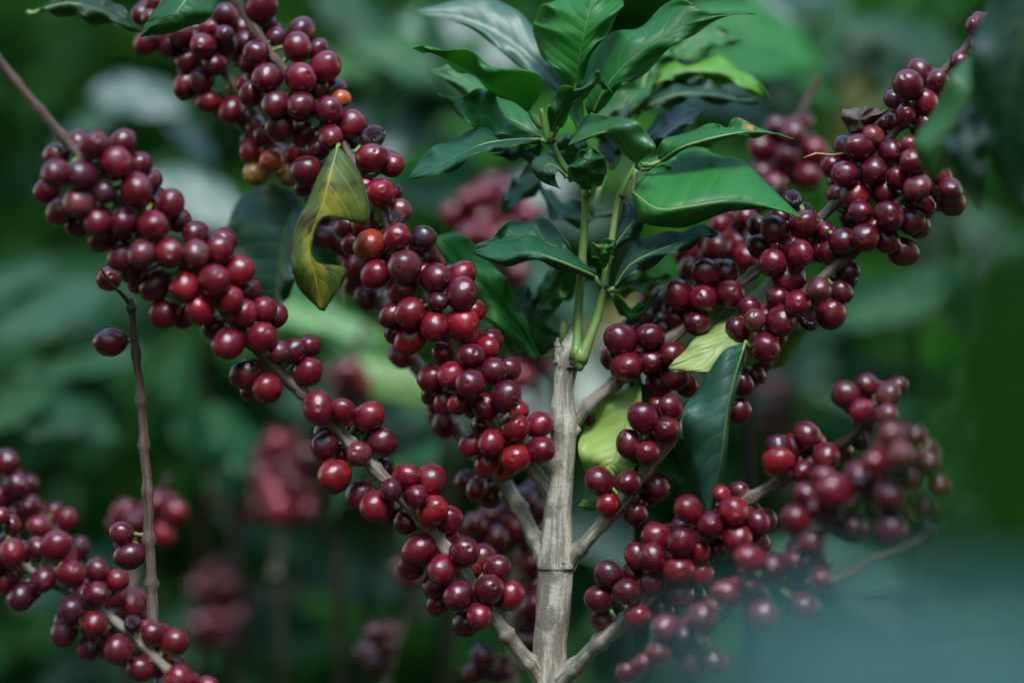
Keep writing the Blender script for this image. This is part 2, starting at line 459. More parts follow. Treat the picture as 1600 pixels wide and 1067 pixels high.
def bush(name, label, cat, x, y, h, spread, nl, color, group, zmin=.15, leaf_len=.13):
    t = thing(name, label, cat, (x, y, 0), group)
    b = newbm(); tube(b, [Vector((0, 0, -.05)), Vector((.01, .02, h * .5)), Vector((-.02, 0, h))], [.012, .009, .005], 8, 0, .1, ages=[1, 1, 1])
    f = newbm(); uvl = f.loops.layers.uv.active
    nb = max(8, int(nl / 8)); made = 0
    for i in range(nb):
        z = zmin + (h - zmin) * (i + random.random()) / nb
        an = random.uniform(0, 6.283); ln = spread * random.uniform(.6, 1.1) * (1 - .45 * (z / h))
        d = Vector((math.cos(an), math.sin(an), random.uniform(.0, .45)))
        p0 = Vector((0, 0, z)); pts = [p0, p0 + d * ln * .5, p0 + d * ln + Vector((0, 0, -.15 * ln))]
        tube(b, pts, [.006, .0045, .002], 6, 0, ages=[.4, .7, 1])
        k = 6
        for j in range(k):
            s = (j + 1) / k; q = pts[0].lerp(pts[1], s * 2) if s < .5 else pts[1].lerp(pts[2], s * 2 - 1)
            for sg in (-1, 1):
                sd = Vector((-d.y, d.x, 0)) * sg
                dv = sd * random.uniform(.7, 1.1) + d * random.uniform(.2, .7) + Vector((0, 0, random.uniform(-.25, .35)))
                world_leaf(f, q, dv, leaf_len * random.uniform(.7, 1.25), leaf_len * random.uniform(.32, .45), random.uniform(.4, 1.6), random.uniform(-.6, .6), uvl)
    link('stem', b, M_DARK, t)
    fo = link('foliage', f, M_LF, t); fo.color = (*color, 1)
    return t

# ================================================================== GROUND
b = bmesh.new(); n_ = 90
vs = [[b.verts.new(((i / n_ - .5) * 120, -20 + j / n_ * 140, -.02 + .04 * noise.noise(Vector((i * .7, j * .7, 0))))) for i in range(n_ + 1)] for j in range(n_ + 1)]
for j in range(n_):
    for i in range(n_): b.faces.new((vs[j][i], vs[j][i + 1], vs[j + 1][i + 1], vs[j + 1][i]))
g = link('ground', b, M_SOIL); g['kind'] = 'structure'

# ================================================================== MAIN PLANT
tb = P(866, 1110, 6)
MAIN = thing('coffee_plant', 'sharply focused coffee plant with pale upright trunk, red cherry branches and green leafy top', 'coffee plant', (tb.x, tb.y, 0))
ORG = MAIN.location.copy()
tp = [(858, 1130), (860, 1067), (861, 1000), (867, 900), (868, 880), (872, 800), (880, 700), (881, 665), (881, 610), (884, 575), (888, 554), (893, 536), (898, 518), (902, 502)]
tr_ = [27, 27, 25.5, 25, 27.5, 22, 20, 23.5, 17, 18.5, 22, 19, 13, 6]
b = newbm()
N_ = 90
pp = []; rr_ = []
for i in range(N_ + 1):
    q = cr([(a[0], a[1], r) for a, r in zip(tp, tr_)], i / N_)
    pp.append(P(q[0] + 1.2 * noise.noise(Vector((i * .3, 3, 0))), q[1], 6)); rr_.append(q[2] * mmpx(6) * (1 + .03 * noise.noise(Vector((i * .5, 0, 0)))))
gp = [Vector((ORG.x - .004, ORG.y + .004, -.05)), Vector((ORG.x + .003, ORG.y, .3)), Vector((ORG.x - .002, ORG.y, .65))]
tube(b, gp + pp, [.016, .0125, .009] + rr_, 26, 0, .17, seed=3, org=ORG)
# scars, rings and knots on the trunk
for (x, y, r, mi, fl) in ((874, 880, (7, 4, 2.2), 2, -58), (857, 876, (5, 4, 2.6), 2, -44), (889, 888, (5, 4, 2.2), 2, -40), (896, 672, (9, 8, 10), 0, -8), (868, 672, (9, 4, 2), 2, -36),
                     (874, 560, (7, 8, 17), 0, -22), (884, 548, (7, 7, 14), 0, -42), (901, 556, (8, 8, 12), 0, -30), (893, 574, (9, 6, 3), 2, -44), (880, 572, (5, 5, 4), 2, -40), (907, 544, (6, 7, 10), 3, -16), (872, 540, (6, 7, 11), 0, -10), (898, 541, (5, 6, 10), 2, -30), (912, 560, (4, 6, 8), 3, -6), (889, 528, (6, 6, 9), 3, -20)):
    s = mmpx()
    lump(b, P(x, y, 6 + fl * .11), [r[0] * s, r[1] * s, r[2] * s], mi, x * .37, ORG, 3, .8)
tube(b, [P(880, 545, 4), P(880, 520, 3), P(880, 502, 2)], [.0021, .0019, .0017], 8, 1, org=ORG)   # cut stub
link('trunk', b, [M_BARK, M_SHOOT, M_NODE, M_STALK], MAIN)

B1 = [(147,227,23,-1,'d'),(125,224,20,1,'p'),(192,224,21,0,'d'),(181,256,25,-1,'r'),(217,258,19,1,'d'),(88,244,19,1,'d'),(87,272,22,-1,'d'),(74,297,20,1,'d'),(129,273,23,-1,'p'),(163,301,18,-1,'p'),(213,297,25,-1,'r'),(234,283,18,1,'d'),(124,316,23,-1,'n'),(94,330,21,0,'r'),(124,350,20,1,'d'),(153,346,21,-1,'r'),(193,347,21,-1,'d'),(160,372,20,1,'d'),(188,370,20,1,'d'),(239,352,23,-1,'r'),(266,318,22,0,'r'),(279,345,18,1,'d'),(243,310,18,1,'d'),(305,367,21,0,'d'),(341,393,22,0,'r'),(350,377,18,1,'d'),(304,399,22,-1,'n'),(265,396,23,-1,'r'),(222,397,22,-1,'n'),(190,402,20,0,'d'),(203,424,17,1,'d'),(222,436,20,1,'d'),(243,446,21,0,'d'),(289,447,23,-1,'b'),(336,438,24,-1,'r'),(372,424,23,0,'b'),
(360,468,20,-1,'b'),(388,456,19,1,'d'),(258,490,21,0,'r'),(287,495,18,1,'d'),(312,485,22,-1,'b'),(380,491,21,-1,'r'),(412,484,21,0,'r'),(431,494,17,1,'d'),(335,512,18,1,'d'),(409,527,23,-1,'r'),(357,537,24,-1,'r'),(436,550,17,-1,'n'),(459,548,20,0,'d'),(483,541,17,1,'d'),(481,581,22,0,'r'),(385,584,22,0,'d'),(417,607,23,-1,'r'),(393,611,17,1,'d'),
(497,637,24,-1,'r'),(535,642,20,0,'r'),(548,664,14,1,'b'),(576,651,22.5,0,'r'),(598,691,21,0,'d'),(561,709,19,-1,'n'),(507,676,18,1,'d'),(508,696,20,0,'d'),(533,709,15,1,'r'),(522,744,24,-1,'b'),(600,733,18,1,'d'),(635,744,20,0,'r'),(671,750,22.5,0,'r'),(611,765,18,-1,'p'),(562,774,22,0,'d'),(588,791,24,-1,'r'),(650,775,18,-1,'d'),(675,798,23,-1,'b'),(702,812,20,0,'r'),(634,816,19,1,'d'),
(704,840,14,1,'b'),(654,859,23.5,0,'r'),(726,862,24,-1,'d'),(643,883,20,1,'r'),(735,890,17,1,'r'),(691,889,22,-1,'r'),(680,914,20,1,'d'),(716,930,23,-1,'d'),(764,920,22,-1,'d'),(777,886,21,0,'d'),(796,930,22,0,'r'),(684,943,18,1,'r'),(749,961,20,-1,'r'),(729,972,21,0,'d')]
b1, px1, pts1 = make_branch(MAIN, [(860,1076,9),(815,1020,-2),(770,962,-8),(705,868,-10),(640,790,-12),(560,706,-14),(500,640,-18),(430,577,-26),(345,480,-36),(265,385,-46),(190,322,-52),(110,228,-58),(40,145,-60),(-30,60,-62)], (12, 7), B1, age=(.0, .85), seed=1)

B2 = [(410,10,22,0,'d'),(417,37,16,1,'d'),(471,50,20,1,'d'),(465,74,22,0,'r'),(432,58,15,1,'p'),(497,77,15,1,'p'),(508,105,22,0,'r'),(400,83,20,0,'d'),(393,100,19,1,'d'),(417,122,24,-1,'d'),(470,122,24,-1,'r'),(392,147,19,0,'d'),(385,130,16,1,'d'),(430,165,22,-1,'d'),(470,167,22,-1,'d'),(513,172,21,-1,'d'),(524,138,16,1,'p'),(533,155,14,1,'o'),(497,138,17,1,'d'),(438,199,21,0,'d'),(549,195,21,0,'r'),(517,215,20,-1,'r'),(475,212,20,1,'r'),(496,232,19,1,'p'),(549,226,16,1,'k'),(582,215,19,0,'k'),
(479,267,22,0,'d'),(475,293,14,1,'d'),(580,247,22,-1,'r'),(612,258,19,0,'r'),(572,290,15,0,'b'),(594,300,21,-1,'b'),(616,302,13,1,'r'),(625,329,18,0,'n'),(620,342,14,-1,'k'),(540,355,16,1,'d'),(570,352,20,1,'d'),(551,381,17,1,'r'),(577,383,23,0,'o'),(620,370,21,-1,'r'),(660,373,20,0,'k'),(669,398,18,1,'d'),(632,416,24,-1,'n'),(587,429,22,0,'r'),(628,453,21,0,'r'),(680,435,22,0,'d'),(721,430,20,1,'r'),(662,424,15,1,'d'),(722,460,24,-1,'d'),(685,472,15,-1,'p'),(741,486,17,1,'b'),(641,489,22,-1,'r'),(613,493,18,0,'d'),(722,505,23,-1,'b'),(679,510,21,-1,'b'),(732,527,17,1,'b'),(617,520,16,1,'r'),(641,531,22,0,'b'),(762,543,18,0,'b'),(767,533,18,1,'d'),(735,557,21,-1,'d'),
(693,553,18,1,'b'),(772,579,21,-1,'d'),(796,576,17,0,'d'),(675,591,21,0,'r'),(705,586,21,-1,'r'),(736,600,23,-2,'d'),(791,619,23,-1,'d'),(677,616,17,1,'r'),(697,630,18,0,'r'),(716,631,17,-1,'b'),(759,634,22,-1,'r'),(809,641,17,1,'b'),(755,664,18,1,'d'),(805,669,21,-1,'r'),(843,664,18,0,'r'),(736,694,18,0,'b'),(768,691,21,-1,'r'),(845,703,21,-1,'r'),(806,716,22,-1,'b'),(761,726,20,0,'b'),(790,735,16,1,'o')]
b2, px2, pts2 = make_branch(MAIN, [(873,784,10),(820,718,1),(762,645,-4),(715,545,-6),(665,455,-8),(610,355,-2),(570,280,4),(520,205,8),(470,140,12),(420,80,16),(375,10,20),(340,-50,22)], (10, 7), B2, age=(.1, 1), seed=2)

B3 = [(242,4,14,0,'d'),(222,24,17,0,'d'),(235,28,14,-1,'d'),(229,66,18,0,'r'),(282,54,18,0,'d'),(265,72,19,0,'d'),(325,47,16,-1,'r'),(317,72,20,-1,'r'),(350,55,15,-1,'p'),(355,72,16,-1,'p'),(352,25,20,0,'d'),(380,45,19,1,'d'),(381,66,16,1,'p'),(292,96,18,0,'d'),(336,99,19,-1,'d'),(315,125,19,0,'d'),(290,135,19,0,'d'),(325,158,18,0,'b'),(362,173,20,0,'r'),(378,90,15,1,'d'),
(400,198,15,0,'r'),(414,210,18,-1,'r'),(393,236,18,-1,'b'),(425,250,18,-2,'o'),(463,243,18,0,'b'),(400,271,18,-1,'y'),(450,275,18,0,'y'),(508,371,21,-1,'r'),(505,338,16,0,'d'),(530,384,16,0,'d'),(553,418,19,0,'r'),(553,444,16,1,'r'),(576,462,22,-1,'d'),(600,468,17,1,'d'),(629,553,21,0,'r'),(640,520,17,0,'d'),(695,662,21,0,'d'),(680,634,13,0,'r'),(730,752,18,0,'d'),(745,762,18,-1,'r'),(765,775,18,1,'d')]
make_branch(MAIN, [(860,892,12),(815,800,22),(780,742,34),(720,680,46),(650,570,52),(590,460,52),(520,360,50),(450,262,46),(400,180,42),(345,105,42),(290,50,44),(240,-10,46)], (12, 7), B3, age=(0, .7), seed=3)

B4 = [(970,530,23,-1,'d'),(1016,526,20,-1,'d'),(986,512,14,1,'d'),(1037,511,16,1,'p'),(1089,505,20,-1,'d'),(1055,496,16,1,'r'),(1061,461,22,0,'r'),(1099,467,21,-1,'r'),(1141,460,22,0,'d'),(1104,427,21,0,'d'),(1135,424,17,1,'d'),(1210,358,21,-1,'r'),(1184,354,16,1,'d'),(1187,385,18,0,'d'),(1256,350,22,-1,'d'),(1238,312,16,1,'k'),(1257,330,14,1,'k'),(1218,338,16,1,'d'),(1237,385,20,-1,'r'),(1252,396,20,-2,'r'),(1207,410,20,-1,'r'),(1233,433,25,-1,'r'),(1282,392,19,0,'d'),(1298,396,18,0,'d'),(1290,362,16,0,'d'),(1317,378,21,-1,'d'),(1270,375,14,1,'d'),
(1363,213,18,0,'n'),(1318,228,16,1,'p'),(1342,231,21,-1,'d'),(1392,237,19,0,'d'),(1301,260,17,1,'d'),(1320,272,21,-1,'d'),(1365,266,21,-1,'d'),(1336,306,23,-1,'r'),(1308,304,16,1,'d'),(1384,300,21,-1,'d'),(1344,331,18,-2,'d'),(1328,343,15,1,'p'),(1437,112,18,1,'d'),(1465,126,17,0,'d'),(1419,133,22,-1,'d'),(1396,155,15,1,'p'),(1446,159,20,-1,'r'),(1415,179,16,-1,'d'),(1401,190,17,1,'d'),(1440,205,14,1,'r'),(1523,40,16,0,'d'),(1541,34,15,1,'d'),(1500,95,14,0,'d'),(1530,70,14,0,'p'),
(979,574,23,-1,'r'),(1016,564,19,-1,'d'),(954,561,16,1,'d'),(1050,553,19,-1,'d'),(1055,588,21,0,'d'),(1031,598,20,1,'r'),(1073,601,18,0,'r'),(925,655,13,1,'d')]
b4, px4, pts4 = make_branch(MAIN, [(880,672,11),(925,628,5),(970,592,6),(1010,558,8),(1070,512,8),(1150,447,4),(1195,412,2),(1290,333,0),(1350,270,-4),(1400,205,-8),(1450,140,-10),(1530,50,-6),(1590,-20,-6)], (11, 5), B4, age=(.35, 1), seed=4)

B5 = [(1352,372,22,-1,'d'),(1216,467,17,0,'d'),(1246,474,21,-1,'r'),(1280,452,18,-2,'n'),(1315,456,17,0,'p'),(1322,435,17,1,'p'),(1330,423,13,1,'p'),(1299,490,22,0,'d'),(1265,500,17,1,'k'),(1221,502,23,-1,'d'),(1171,481,17,0,'d'),(1179,500,17,-1,'n'),(1152,515,17,0,'p'),(1196,543,22,-1,'d'),
(1390,338,23,-1,'d'),(1425,347,19,0,'d'),(1436,354,17,1,'d'),(1387,377,19,0,'d'),(1411,394,21,0,'d'),(1424,229,15,0,'r'),(1428,253,20,-1,'r'),(1405,279,18,0,'r'),(1471,275,16,0,'r'),(1434,292,20,-1,'n'),(1440,320,21,1,'d'),(1485,297,18,-1,'d'),(1487,317,20,0,'d'),(1447,195,14,0,'d'),
(1005,652,22,-1,'d'),(1028,636,15,1,'d'),(1048,637,18,0,'d'),(1042,671,21,-1,'d'),(984,694,21,-1,'d'),(1012,708,18,-1,'r'),(936,750,21,0,'d'),(983,754,20,-1,'d'),(1026,761,19,1,'d'),(950,789,18,0,'b'),(994,803,18,0,'d'),(1000,786,12,1,'d'),(1160,600,18,1,'d'),(1155,641,19,1,'d'),(1182,586,15,1,'d')]
b5, px5, pts5 = make_branch(MAIN, [(870,900,10),(915,848,-2),(960,800,-8),(1005,742,-10),(1060,672,-12),(1110,610,-10),(1170,548,-8),(1240,472,-10),(1300,422,-12),(1345,385,-14),(1400,320,-18),(1455,260,-20),(1475,235,-16)], (11, 6), B5, age=(.0, 1), seed=5)

B6 = [(1075,795,21,-1,'r'),(1110,820,20,-1,'d'),(1147,799,22,-1,'r'),(1127,772,13,0,'b'),(1155,768,16,1,'p'),(1183,815,19,0,'d'),(1197,812,17,1,'d'),(1065,825,17,1,'p'),(1064,847,21,-1,'d'),(1025,838,20,0,'r'),(1093,860,17,0,'b'),(1020,871,22,-1,'d'),(995,868,17,1,'d'),(1060,890,22,-1,'r'),(1095,895,20,0,'b'),(1152,840,21,-1,'r'),(1187,848,16,1,'r'),(1122,858,16,1,'d'),(950,897,20,0,'p'),(988,895,16,1,'d'),(935,935,21,0,'d'),(981,924,21,-1,'d'),(1019,912,18,0,'d'),(1062,927,21,0,'d'),(942,968,18,1,'r'),(996,962,20,-1,'r'),(1036,950,18,1,'d'),(1090,930,14,1,'d'),
(1322,617,21,0,'d'),(1355,601,17,1,'d'),(1347,642,20,-1,'r'),(1387,617,17,0,'n'),(1402,603,15,1,'d'),(1385,649,18,-1,'n'),(1261,680,20,1,'d'),(1216,700,20,1,'p'),(1216,721,22,-1,'b'),(1291,713,22,-1,'d'),(1255,736,18,-1,'d'),(1345,688,16,1,'k')]
make_branch(MAIN, [(858,1080,8),(925,1015,-10),(985,962,-22),(1060,885,-30),(1110,832,-34),(1165,783,-36),(1235,745,-38),(1290,712,-40),(1335,680,-52),(1375,640,-60)], (13, 7), B6, age=(.0, 1), seed=6, fk=3.1)

# ---- leafy green top of the main plant
def shoot(path, rad, nm='green_shoot', label=None, nodes=()):
    n = 40; px = [cr(path, i / n) for i in range(n + 1)]
    rr = []
    for i, a in enumerate(px):
        r = rad[0] + (rad[1] - rad[0]) * i / n
        r *= 1 + .55 * math.exp(-max(0, 560 - a[1]) / 22) * (path[0][1] > 500)
        for q in nodes: r *= 1 + .45 * math.exp(-((a[1] - q) / 7) ** 2)
        rr.append(r * mmpx())
    b = newbm(); tube(b, [P(*a) for a in px], rr, 10, 0, .05, org=ORG)
    lump(b, P(px[0][0], px[0][1] - 4, px[0][2]), [rad[0] * .00038, rad[0] * .00036, rad[0] * .0008], 0, rad[0], ORG, 2, .2)
    for q in nodes:
        a = min(px, key=lambda p: abs(p[1] - q)); lump(b, P(a[0] + 4, a[1], a[2] - 2), [.0018, .0015, .0013], 1, q, ORG, 1, .5)
    o = link(nm, b, [M_SHOOT, M_NODE], MAIN)
    if label: o['label'] = label
    return o
s1 = shoot([(900,560,0),(904,480,4),(910,400,2),(915,320,0),(912,290,0),(885,265,0),(862,225,-2),(853,210,-4),(845,170,-6)], (7.5, 3.5), nodes=(412, 302, 222))
s2 = shoot([(906,566,-2),(932,500,0),(943,445,-2),(955,380,0),(968,310,2),(990,265,0),(1000,250,0)], (7.5, 3.5), nodes=(448, 308))
s3 = shoot([(925,330,14),(945,270,24),(965,215,34),(985,190,40),(1000,150,46),(1015,100,50)], (5, 3), nodes=(200,))

def LV(sh, L, M_, R_, col, **kw): return leaf(sh, ORG, L, M_, R_, col, **kw)
# glossy leaf up left, base colour lightened to stand for sky gloss
LV(s1, [(884,140,16.1),(850,70,26.8),(800,12,35.6),(735,-3,37.9),(645,18,34.7)], [(884,145,15.3),(830,92,23.4),(780,55,29.1),(720,30,32.9),(645,18,34.7)], [(880,150,14.5),(838,122,18.8),(790,88,24.0),(735,44,30.7),(645,19,34.6)], (.08,.18,.13), material=M_GLOSS, petiole=(860,212,4), bulge=1.5, ripple=.7, label='pale glossy leaf with sky gloss partly in its colour')
LV(s1, [(893,140,2),(852,92,4),(833,48,6),(848,12,8),(905,-22,10)], [(898,142,0),(905,95,-6),(915,45,-10),(930,-10,-8)], [(906,138,0),(925,85,-4),(955,40,-8),(974,8,-6),(965,-22,0)], (.024,.20,.024), petiole=(862,215,2))
LV(s1, [(918,178,4),(906,120,10),(950,62,8),(1005,36,4),(1052,5,2),(1105,15,0),(1180,22,-4)], [(926,178,2),(944,142,-4),(980,98,-8),(1030,62,-8),(1080,35,-6),(1125,24,-4),(1180,22,-4)], [(932,178,4),(956,152,2),(990,124,0),(1035,90,0),(1085,50,0),(1130,30,-2),(1180,23,-4)], (.020,.17,.030), petiole=(905,208,8), bulge=3)
LV(s1, [(828,172,-6),(848,125,-22),(790,108,-20),(752,92,-16),(718,79,-14),(682,73,-12),(645,75,-8)], [(826,174,-6),(800,153,-8),(765,130,-10),(730,108,-10),(690,88,-10),(665,79,-9),(645,75,-8)], [(824,176,-6),(795,158,6),(760,136,10),(722,112,10),(686,91,4),(662,80,0),(645,76,-8)], (.024,.20,.024), petiole=(846,200,-5), bulge=1)
LV(s1, [(850,214,4),(832,172,14),(795,145,20),(762,134,22),(728,151,20),(685,147,16)], [(850,217,2),(815,195,4),(775,178,6),(732,163,10),(710,156,14),(685,147,16)], [(848,219,4),(805,216,2),(770,212,4),(736,200,6),(712,172,12),(685,148,16)], G, petiole=(858,222,0))
LV(s1, [(846,216,-4),(800,212,6),(742,200,12),(700,222,8),(662,243,4),(638,280,-4)], [(846,218,-6),(800,219,-6),(755,226,-8),(715,244,-8),(680,262,-8),(638,280,-4)], [(846,222,-4),(812,228,-12),(775,234,-16),(735,248,-16),(695,272,-14),(638,281,-4)], GT, petiole=(856,220,-2), ripple=2.2)
LV(s1, [(848,222,8),(830,226,16),(800,230,18),(770,240,16)], [(848,226,6),(825,238,8),(800,243,10),(772,242,12)], [(850,230,8),(835,250,10),(815,250,12),(772,243,12)], G)
LV(s1, [(860,206,-10),(856,170,-14),(872,144,-20),(905,134,-22),(938,114,-16),(957,145,-20)], [(862,207,-10),(872,182,-16),(890,158,-20),(915,140,-22),(940,130,-20),(957,145,-20)], [(866,206,-10),(882,192,-8),(897,166,-10),(920,146,-12),(942,136,-14),(957,146,-20)], GD, petiole=(858,220,-5))
LV(s2, [(998,254,-14),(1024,232,-26),(1008,205,-24),(985,186,-22),(940,182,-4),(915,182,-2),(888,227,-16)], [(994,254,-14),(980,232,-18),(966,214,-22),(946,206,-22),(925,211,-20),(905,219,-18),(888,227,-16)], [(990,253,-14),(970,236,-10),(955,218,-12),(940,211,-16),(922,216,-20),(903,222,-20),(888,228,-16)], (.045,.17,.05), material=M_GLOSS, petiole=(998,262,-8), ripple=1.0)
LV(s1, [(912,296,-12),(888,278,-16),(895,250,-22),(916,231,-20)], [(917,297,-12),(918,272,-20),(920,250,-24),(920,231,-20)], [(922,296,-12),(944,280,-14),(946,250,-20),(925,231,-20)], GD, petiole=(915,305,-2))
LV(s1, [(884,272,-4),(862,242,0),(842,243,-4),(830,262,-8),(850,285,-12),(876,295,-14)], [(884,276,-6),(870,262,-10),(856,258,-14),(852,270,-16),(862,283,-14),(876,295,-14)], [(882,280,-6),(880,270,-14),(872,268,-16),(868,276,-16),(870,286,-14),(876,296,-14)], (.05,.13,.08), petiole=(893,272,-2), ripple=.6, bulge=1)
LV(s2, [(1028,250,-4),(1040,215,-2),(1092,200,0),(1130,198,-2),(1146,188,-4),(1190,200,-6),(1240,217,-12)], [(1032,252,-6),(1060,233,-14),(1100,220,-18),(1138,211,-18),(1170,207,-16),(1205,208,-14),(1240,217,-12)], [(1034,254,-6),(1062,240,-4),(1102,228,-2),(1140,219,-4),(1172,212,-8),(1205,211,-10),(1240,218,-12)], (.024,.18,.030), material=M_RUST, petiole=(1004,258,-4), label='green leaf with orange rust spots')
LV(s2, [(988,296,-8),(1020,264,4),(1062,247,8),(1110,243,6),(1160,252,0),(1205,292,-10),(1252,340,-22)], [(988,300,-10),(1028,327,-26),(1082,322,-30),(1135,314,-30),(1172,316,-28),(1210,325,-26),(1252,340,-22)], [(988,302,-8),(1002,346,-16),(1052,356,-14),(1098,346,-14),(1145,330,-18),(1200,326,-22),(1252,341,-22)], (.036,.23,.042), petiole=(994,266,-4), bulge=3.5, ripple=.8, label='broad bright green leaf arching to a point')
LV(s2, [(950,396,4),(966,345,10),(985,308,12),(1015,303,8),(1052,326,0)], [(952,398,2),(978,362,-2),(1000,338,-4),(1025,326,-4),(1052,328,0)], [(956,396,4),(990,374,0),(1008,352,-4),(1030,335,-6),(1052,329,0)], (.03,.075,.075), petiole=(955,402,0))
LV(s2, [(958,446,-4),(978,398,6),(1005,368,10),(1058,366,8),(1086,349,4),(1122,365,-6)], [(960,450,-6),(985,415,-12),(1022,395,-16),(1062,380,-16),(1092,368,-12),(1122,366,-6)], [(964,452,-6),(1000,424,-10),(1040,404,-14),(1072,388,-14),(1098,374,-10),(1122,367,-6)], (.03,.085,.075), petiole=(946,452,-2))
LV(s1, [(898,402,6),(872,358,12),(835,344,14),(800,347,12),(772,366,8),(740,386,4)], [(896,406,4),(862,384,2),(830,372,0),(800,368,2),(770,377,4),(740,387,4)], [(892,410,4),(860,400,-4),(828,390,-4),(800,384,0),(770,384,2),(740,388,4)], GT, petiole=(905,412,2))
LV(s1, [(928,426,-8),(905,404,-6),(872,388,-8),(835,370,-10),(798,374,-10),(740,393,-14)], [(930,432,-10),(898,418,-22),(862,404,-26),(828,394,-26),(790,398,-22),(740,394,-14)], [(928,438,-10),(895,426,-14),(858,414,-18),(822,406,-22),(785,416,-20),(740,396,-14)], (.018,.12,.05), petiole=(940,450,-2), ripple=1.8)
LV(s2, [(942,416,-8),(925,398,-10),(930,380,-12),(962,374,-12)], [(944,418,-8),(938,402,-14),(945,388,-16),(962,376,-12)], [(948,416,-8),(952,402,-12),(958,390,-14),(963,378,-12)], G, material=M_RUST)
LV(s2, [(952,448,16),(975,430,24),(1010,425,30),(1050,430,34)], [(952,452,14),(978,446,20),(1012,440,26),(1050,432,34)], [(950,456,14),(980,462,20),(1015,456,26),(1050,434,34)], GL)
# leaves of the shoot at the back right
LV(s3, [(1010,135,50),(1035,98,62),(1085,88,66),(1140,97,62),(1175,122,56),(1204,154,50)], [(1012,138,48),(1045,118,46),(1090,110,44),(1135,116,44),(1170,134,46),(1204,155,50)], [(1014,140,50),(1045,128,52),(1090,124,52),(1130,132,50),(1168,142,48),(1204,156,50)], (.16,.40,.05), petiole=(1006,150,46), label='bright leaf with a light upper edge')
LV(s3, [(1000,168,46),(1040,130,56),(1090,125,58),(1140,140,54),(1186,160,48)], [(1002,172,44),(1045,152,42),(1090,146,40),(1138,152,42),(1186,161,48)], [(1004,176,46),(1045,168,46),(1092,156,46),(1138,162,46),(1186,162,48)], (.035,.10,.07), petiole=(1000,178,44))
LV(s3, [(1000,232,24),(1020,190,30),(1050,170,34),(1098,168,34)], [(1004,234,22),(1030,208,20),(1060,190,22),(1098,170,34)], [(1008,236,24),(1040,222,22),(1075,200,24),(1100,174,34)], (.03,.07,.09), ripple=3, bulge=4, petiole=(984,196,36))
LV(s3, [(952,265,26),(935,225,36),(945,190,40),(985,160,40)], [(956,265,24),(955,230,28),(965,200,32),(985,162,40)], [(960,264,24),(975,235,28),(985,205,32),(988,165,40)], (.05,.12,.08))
LV(s1, [(862,226,10),(868,240,18),(890,260,22),(905,272,24)], [(862,222,8),(885,228,12),(905,245,18),(908,270,24)], [(864,218,10),(895,212,16),(920,232,20),(912,268,24)], (.05,.14,.08))
LV(s3, [(1003,150,46),(990,110,56),(1020,60,62),(1060,30,66)], [(1006,150,44),(1012,110,52),(1035,70,56),(1064,30,66)], [(1010,150,46),(1036,118,54),(1058,80,58),(1068,32,66)], G)
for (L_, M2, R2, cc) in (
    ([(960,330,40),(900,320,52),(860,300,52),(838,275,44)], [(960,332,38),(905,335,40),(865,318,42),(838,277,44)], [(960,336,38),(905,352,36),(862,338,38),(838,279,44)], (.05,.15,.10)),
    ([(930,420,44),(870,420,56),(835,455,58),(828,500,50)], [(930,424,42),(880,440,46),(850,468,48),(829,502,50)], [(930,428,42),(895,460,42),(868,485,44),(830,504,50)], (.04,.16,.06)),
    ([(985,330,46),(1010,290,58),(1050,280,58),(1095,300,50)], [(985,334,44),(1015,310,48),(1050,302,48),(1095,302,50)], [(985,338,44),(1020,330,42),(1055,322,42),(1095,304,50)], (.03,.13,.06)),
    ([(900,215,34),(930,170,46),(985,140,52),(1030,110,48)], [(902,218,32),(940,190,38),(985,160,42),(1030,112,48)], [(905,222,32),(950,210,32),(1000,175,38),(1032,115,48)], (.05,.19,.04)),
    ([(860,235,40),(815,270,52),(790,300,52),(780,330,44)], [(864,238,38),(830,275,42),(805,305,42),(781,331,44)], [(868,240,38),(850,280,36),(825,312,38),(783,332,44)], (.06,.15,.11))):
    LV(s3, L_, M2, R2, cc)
for (sh, L_, M2, R2, cc, mt) in (
    (s1, [(862,228,14),(800,175,34),(730,110,40),(668,108,34)], [(866,230,12),(810,190,24),(740,135,28),(668,109,34)], [(868,232,12),(815,208,20),(748,160,24),(669,110,34)], (.07,.22,.08), M_LF),
    (s1, [(905,210,12),(880,165,22),(862,118,28),(868,75,26)], [(908,210,10),(895,165,16),(880,118,20),(869,76,26)], [(911,208,12),(912,165,20),(898,118,24),(871,77,26)], (.05,.22,.05), M_LF),
    (s2, [(1000,262,6),(1035,235,16),(1085,228,20),(1128,244,14)], [(1002,265,4),(1040,250,8),(1085,244,10),(1128,245,14)], [(1004,268,6),(1045,264,8),(1088,256,10),(1128,246,14)], (.04,.20,.05), M_LF),
    (s3, [(1012,118,56),(1060,60,66),(1110,40,68),(1160,62,62)], [(1014,120,54),(1064,78,58),(1112,58,60),(1160,63,62)], [(1018,122,54),(1072,96,56),(1118,76,58),(1160,65,62)], (.08,.24,.06), M_LF),
    (s2, [(950,452,4),(985,478,14),(1012,470,18),(1030,452,16)], [(952,454,4),(984,486,10),(1010,480,14),(1030,454,16)], [(950,458,4),(978,500,10),(1008,492,12),(1031,456,16)], (.05,.20,.04), M_LF),
    (s1, [(902,402,10),(870,420,20),(842,450,24),(838,486,18)], [(904,404,8),(880,432,14),(858,462,18),(839,488,18)], [(906,408,8),(898,446,14),(872,478,18),(841,489,18)], (.03,.17,.04), M_LF)):
    LV(sh, L_, M2, R2, cc, material=mt, ripple=2.6)
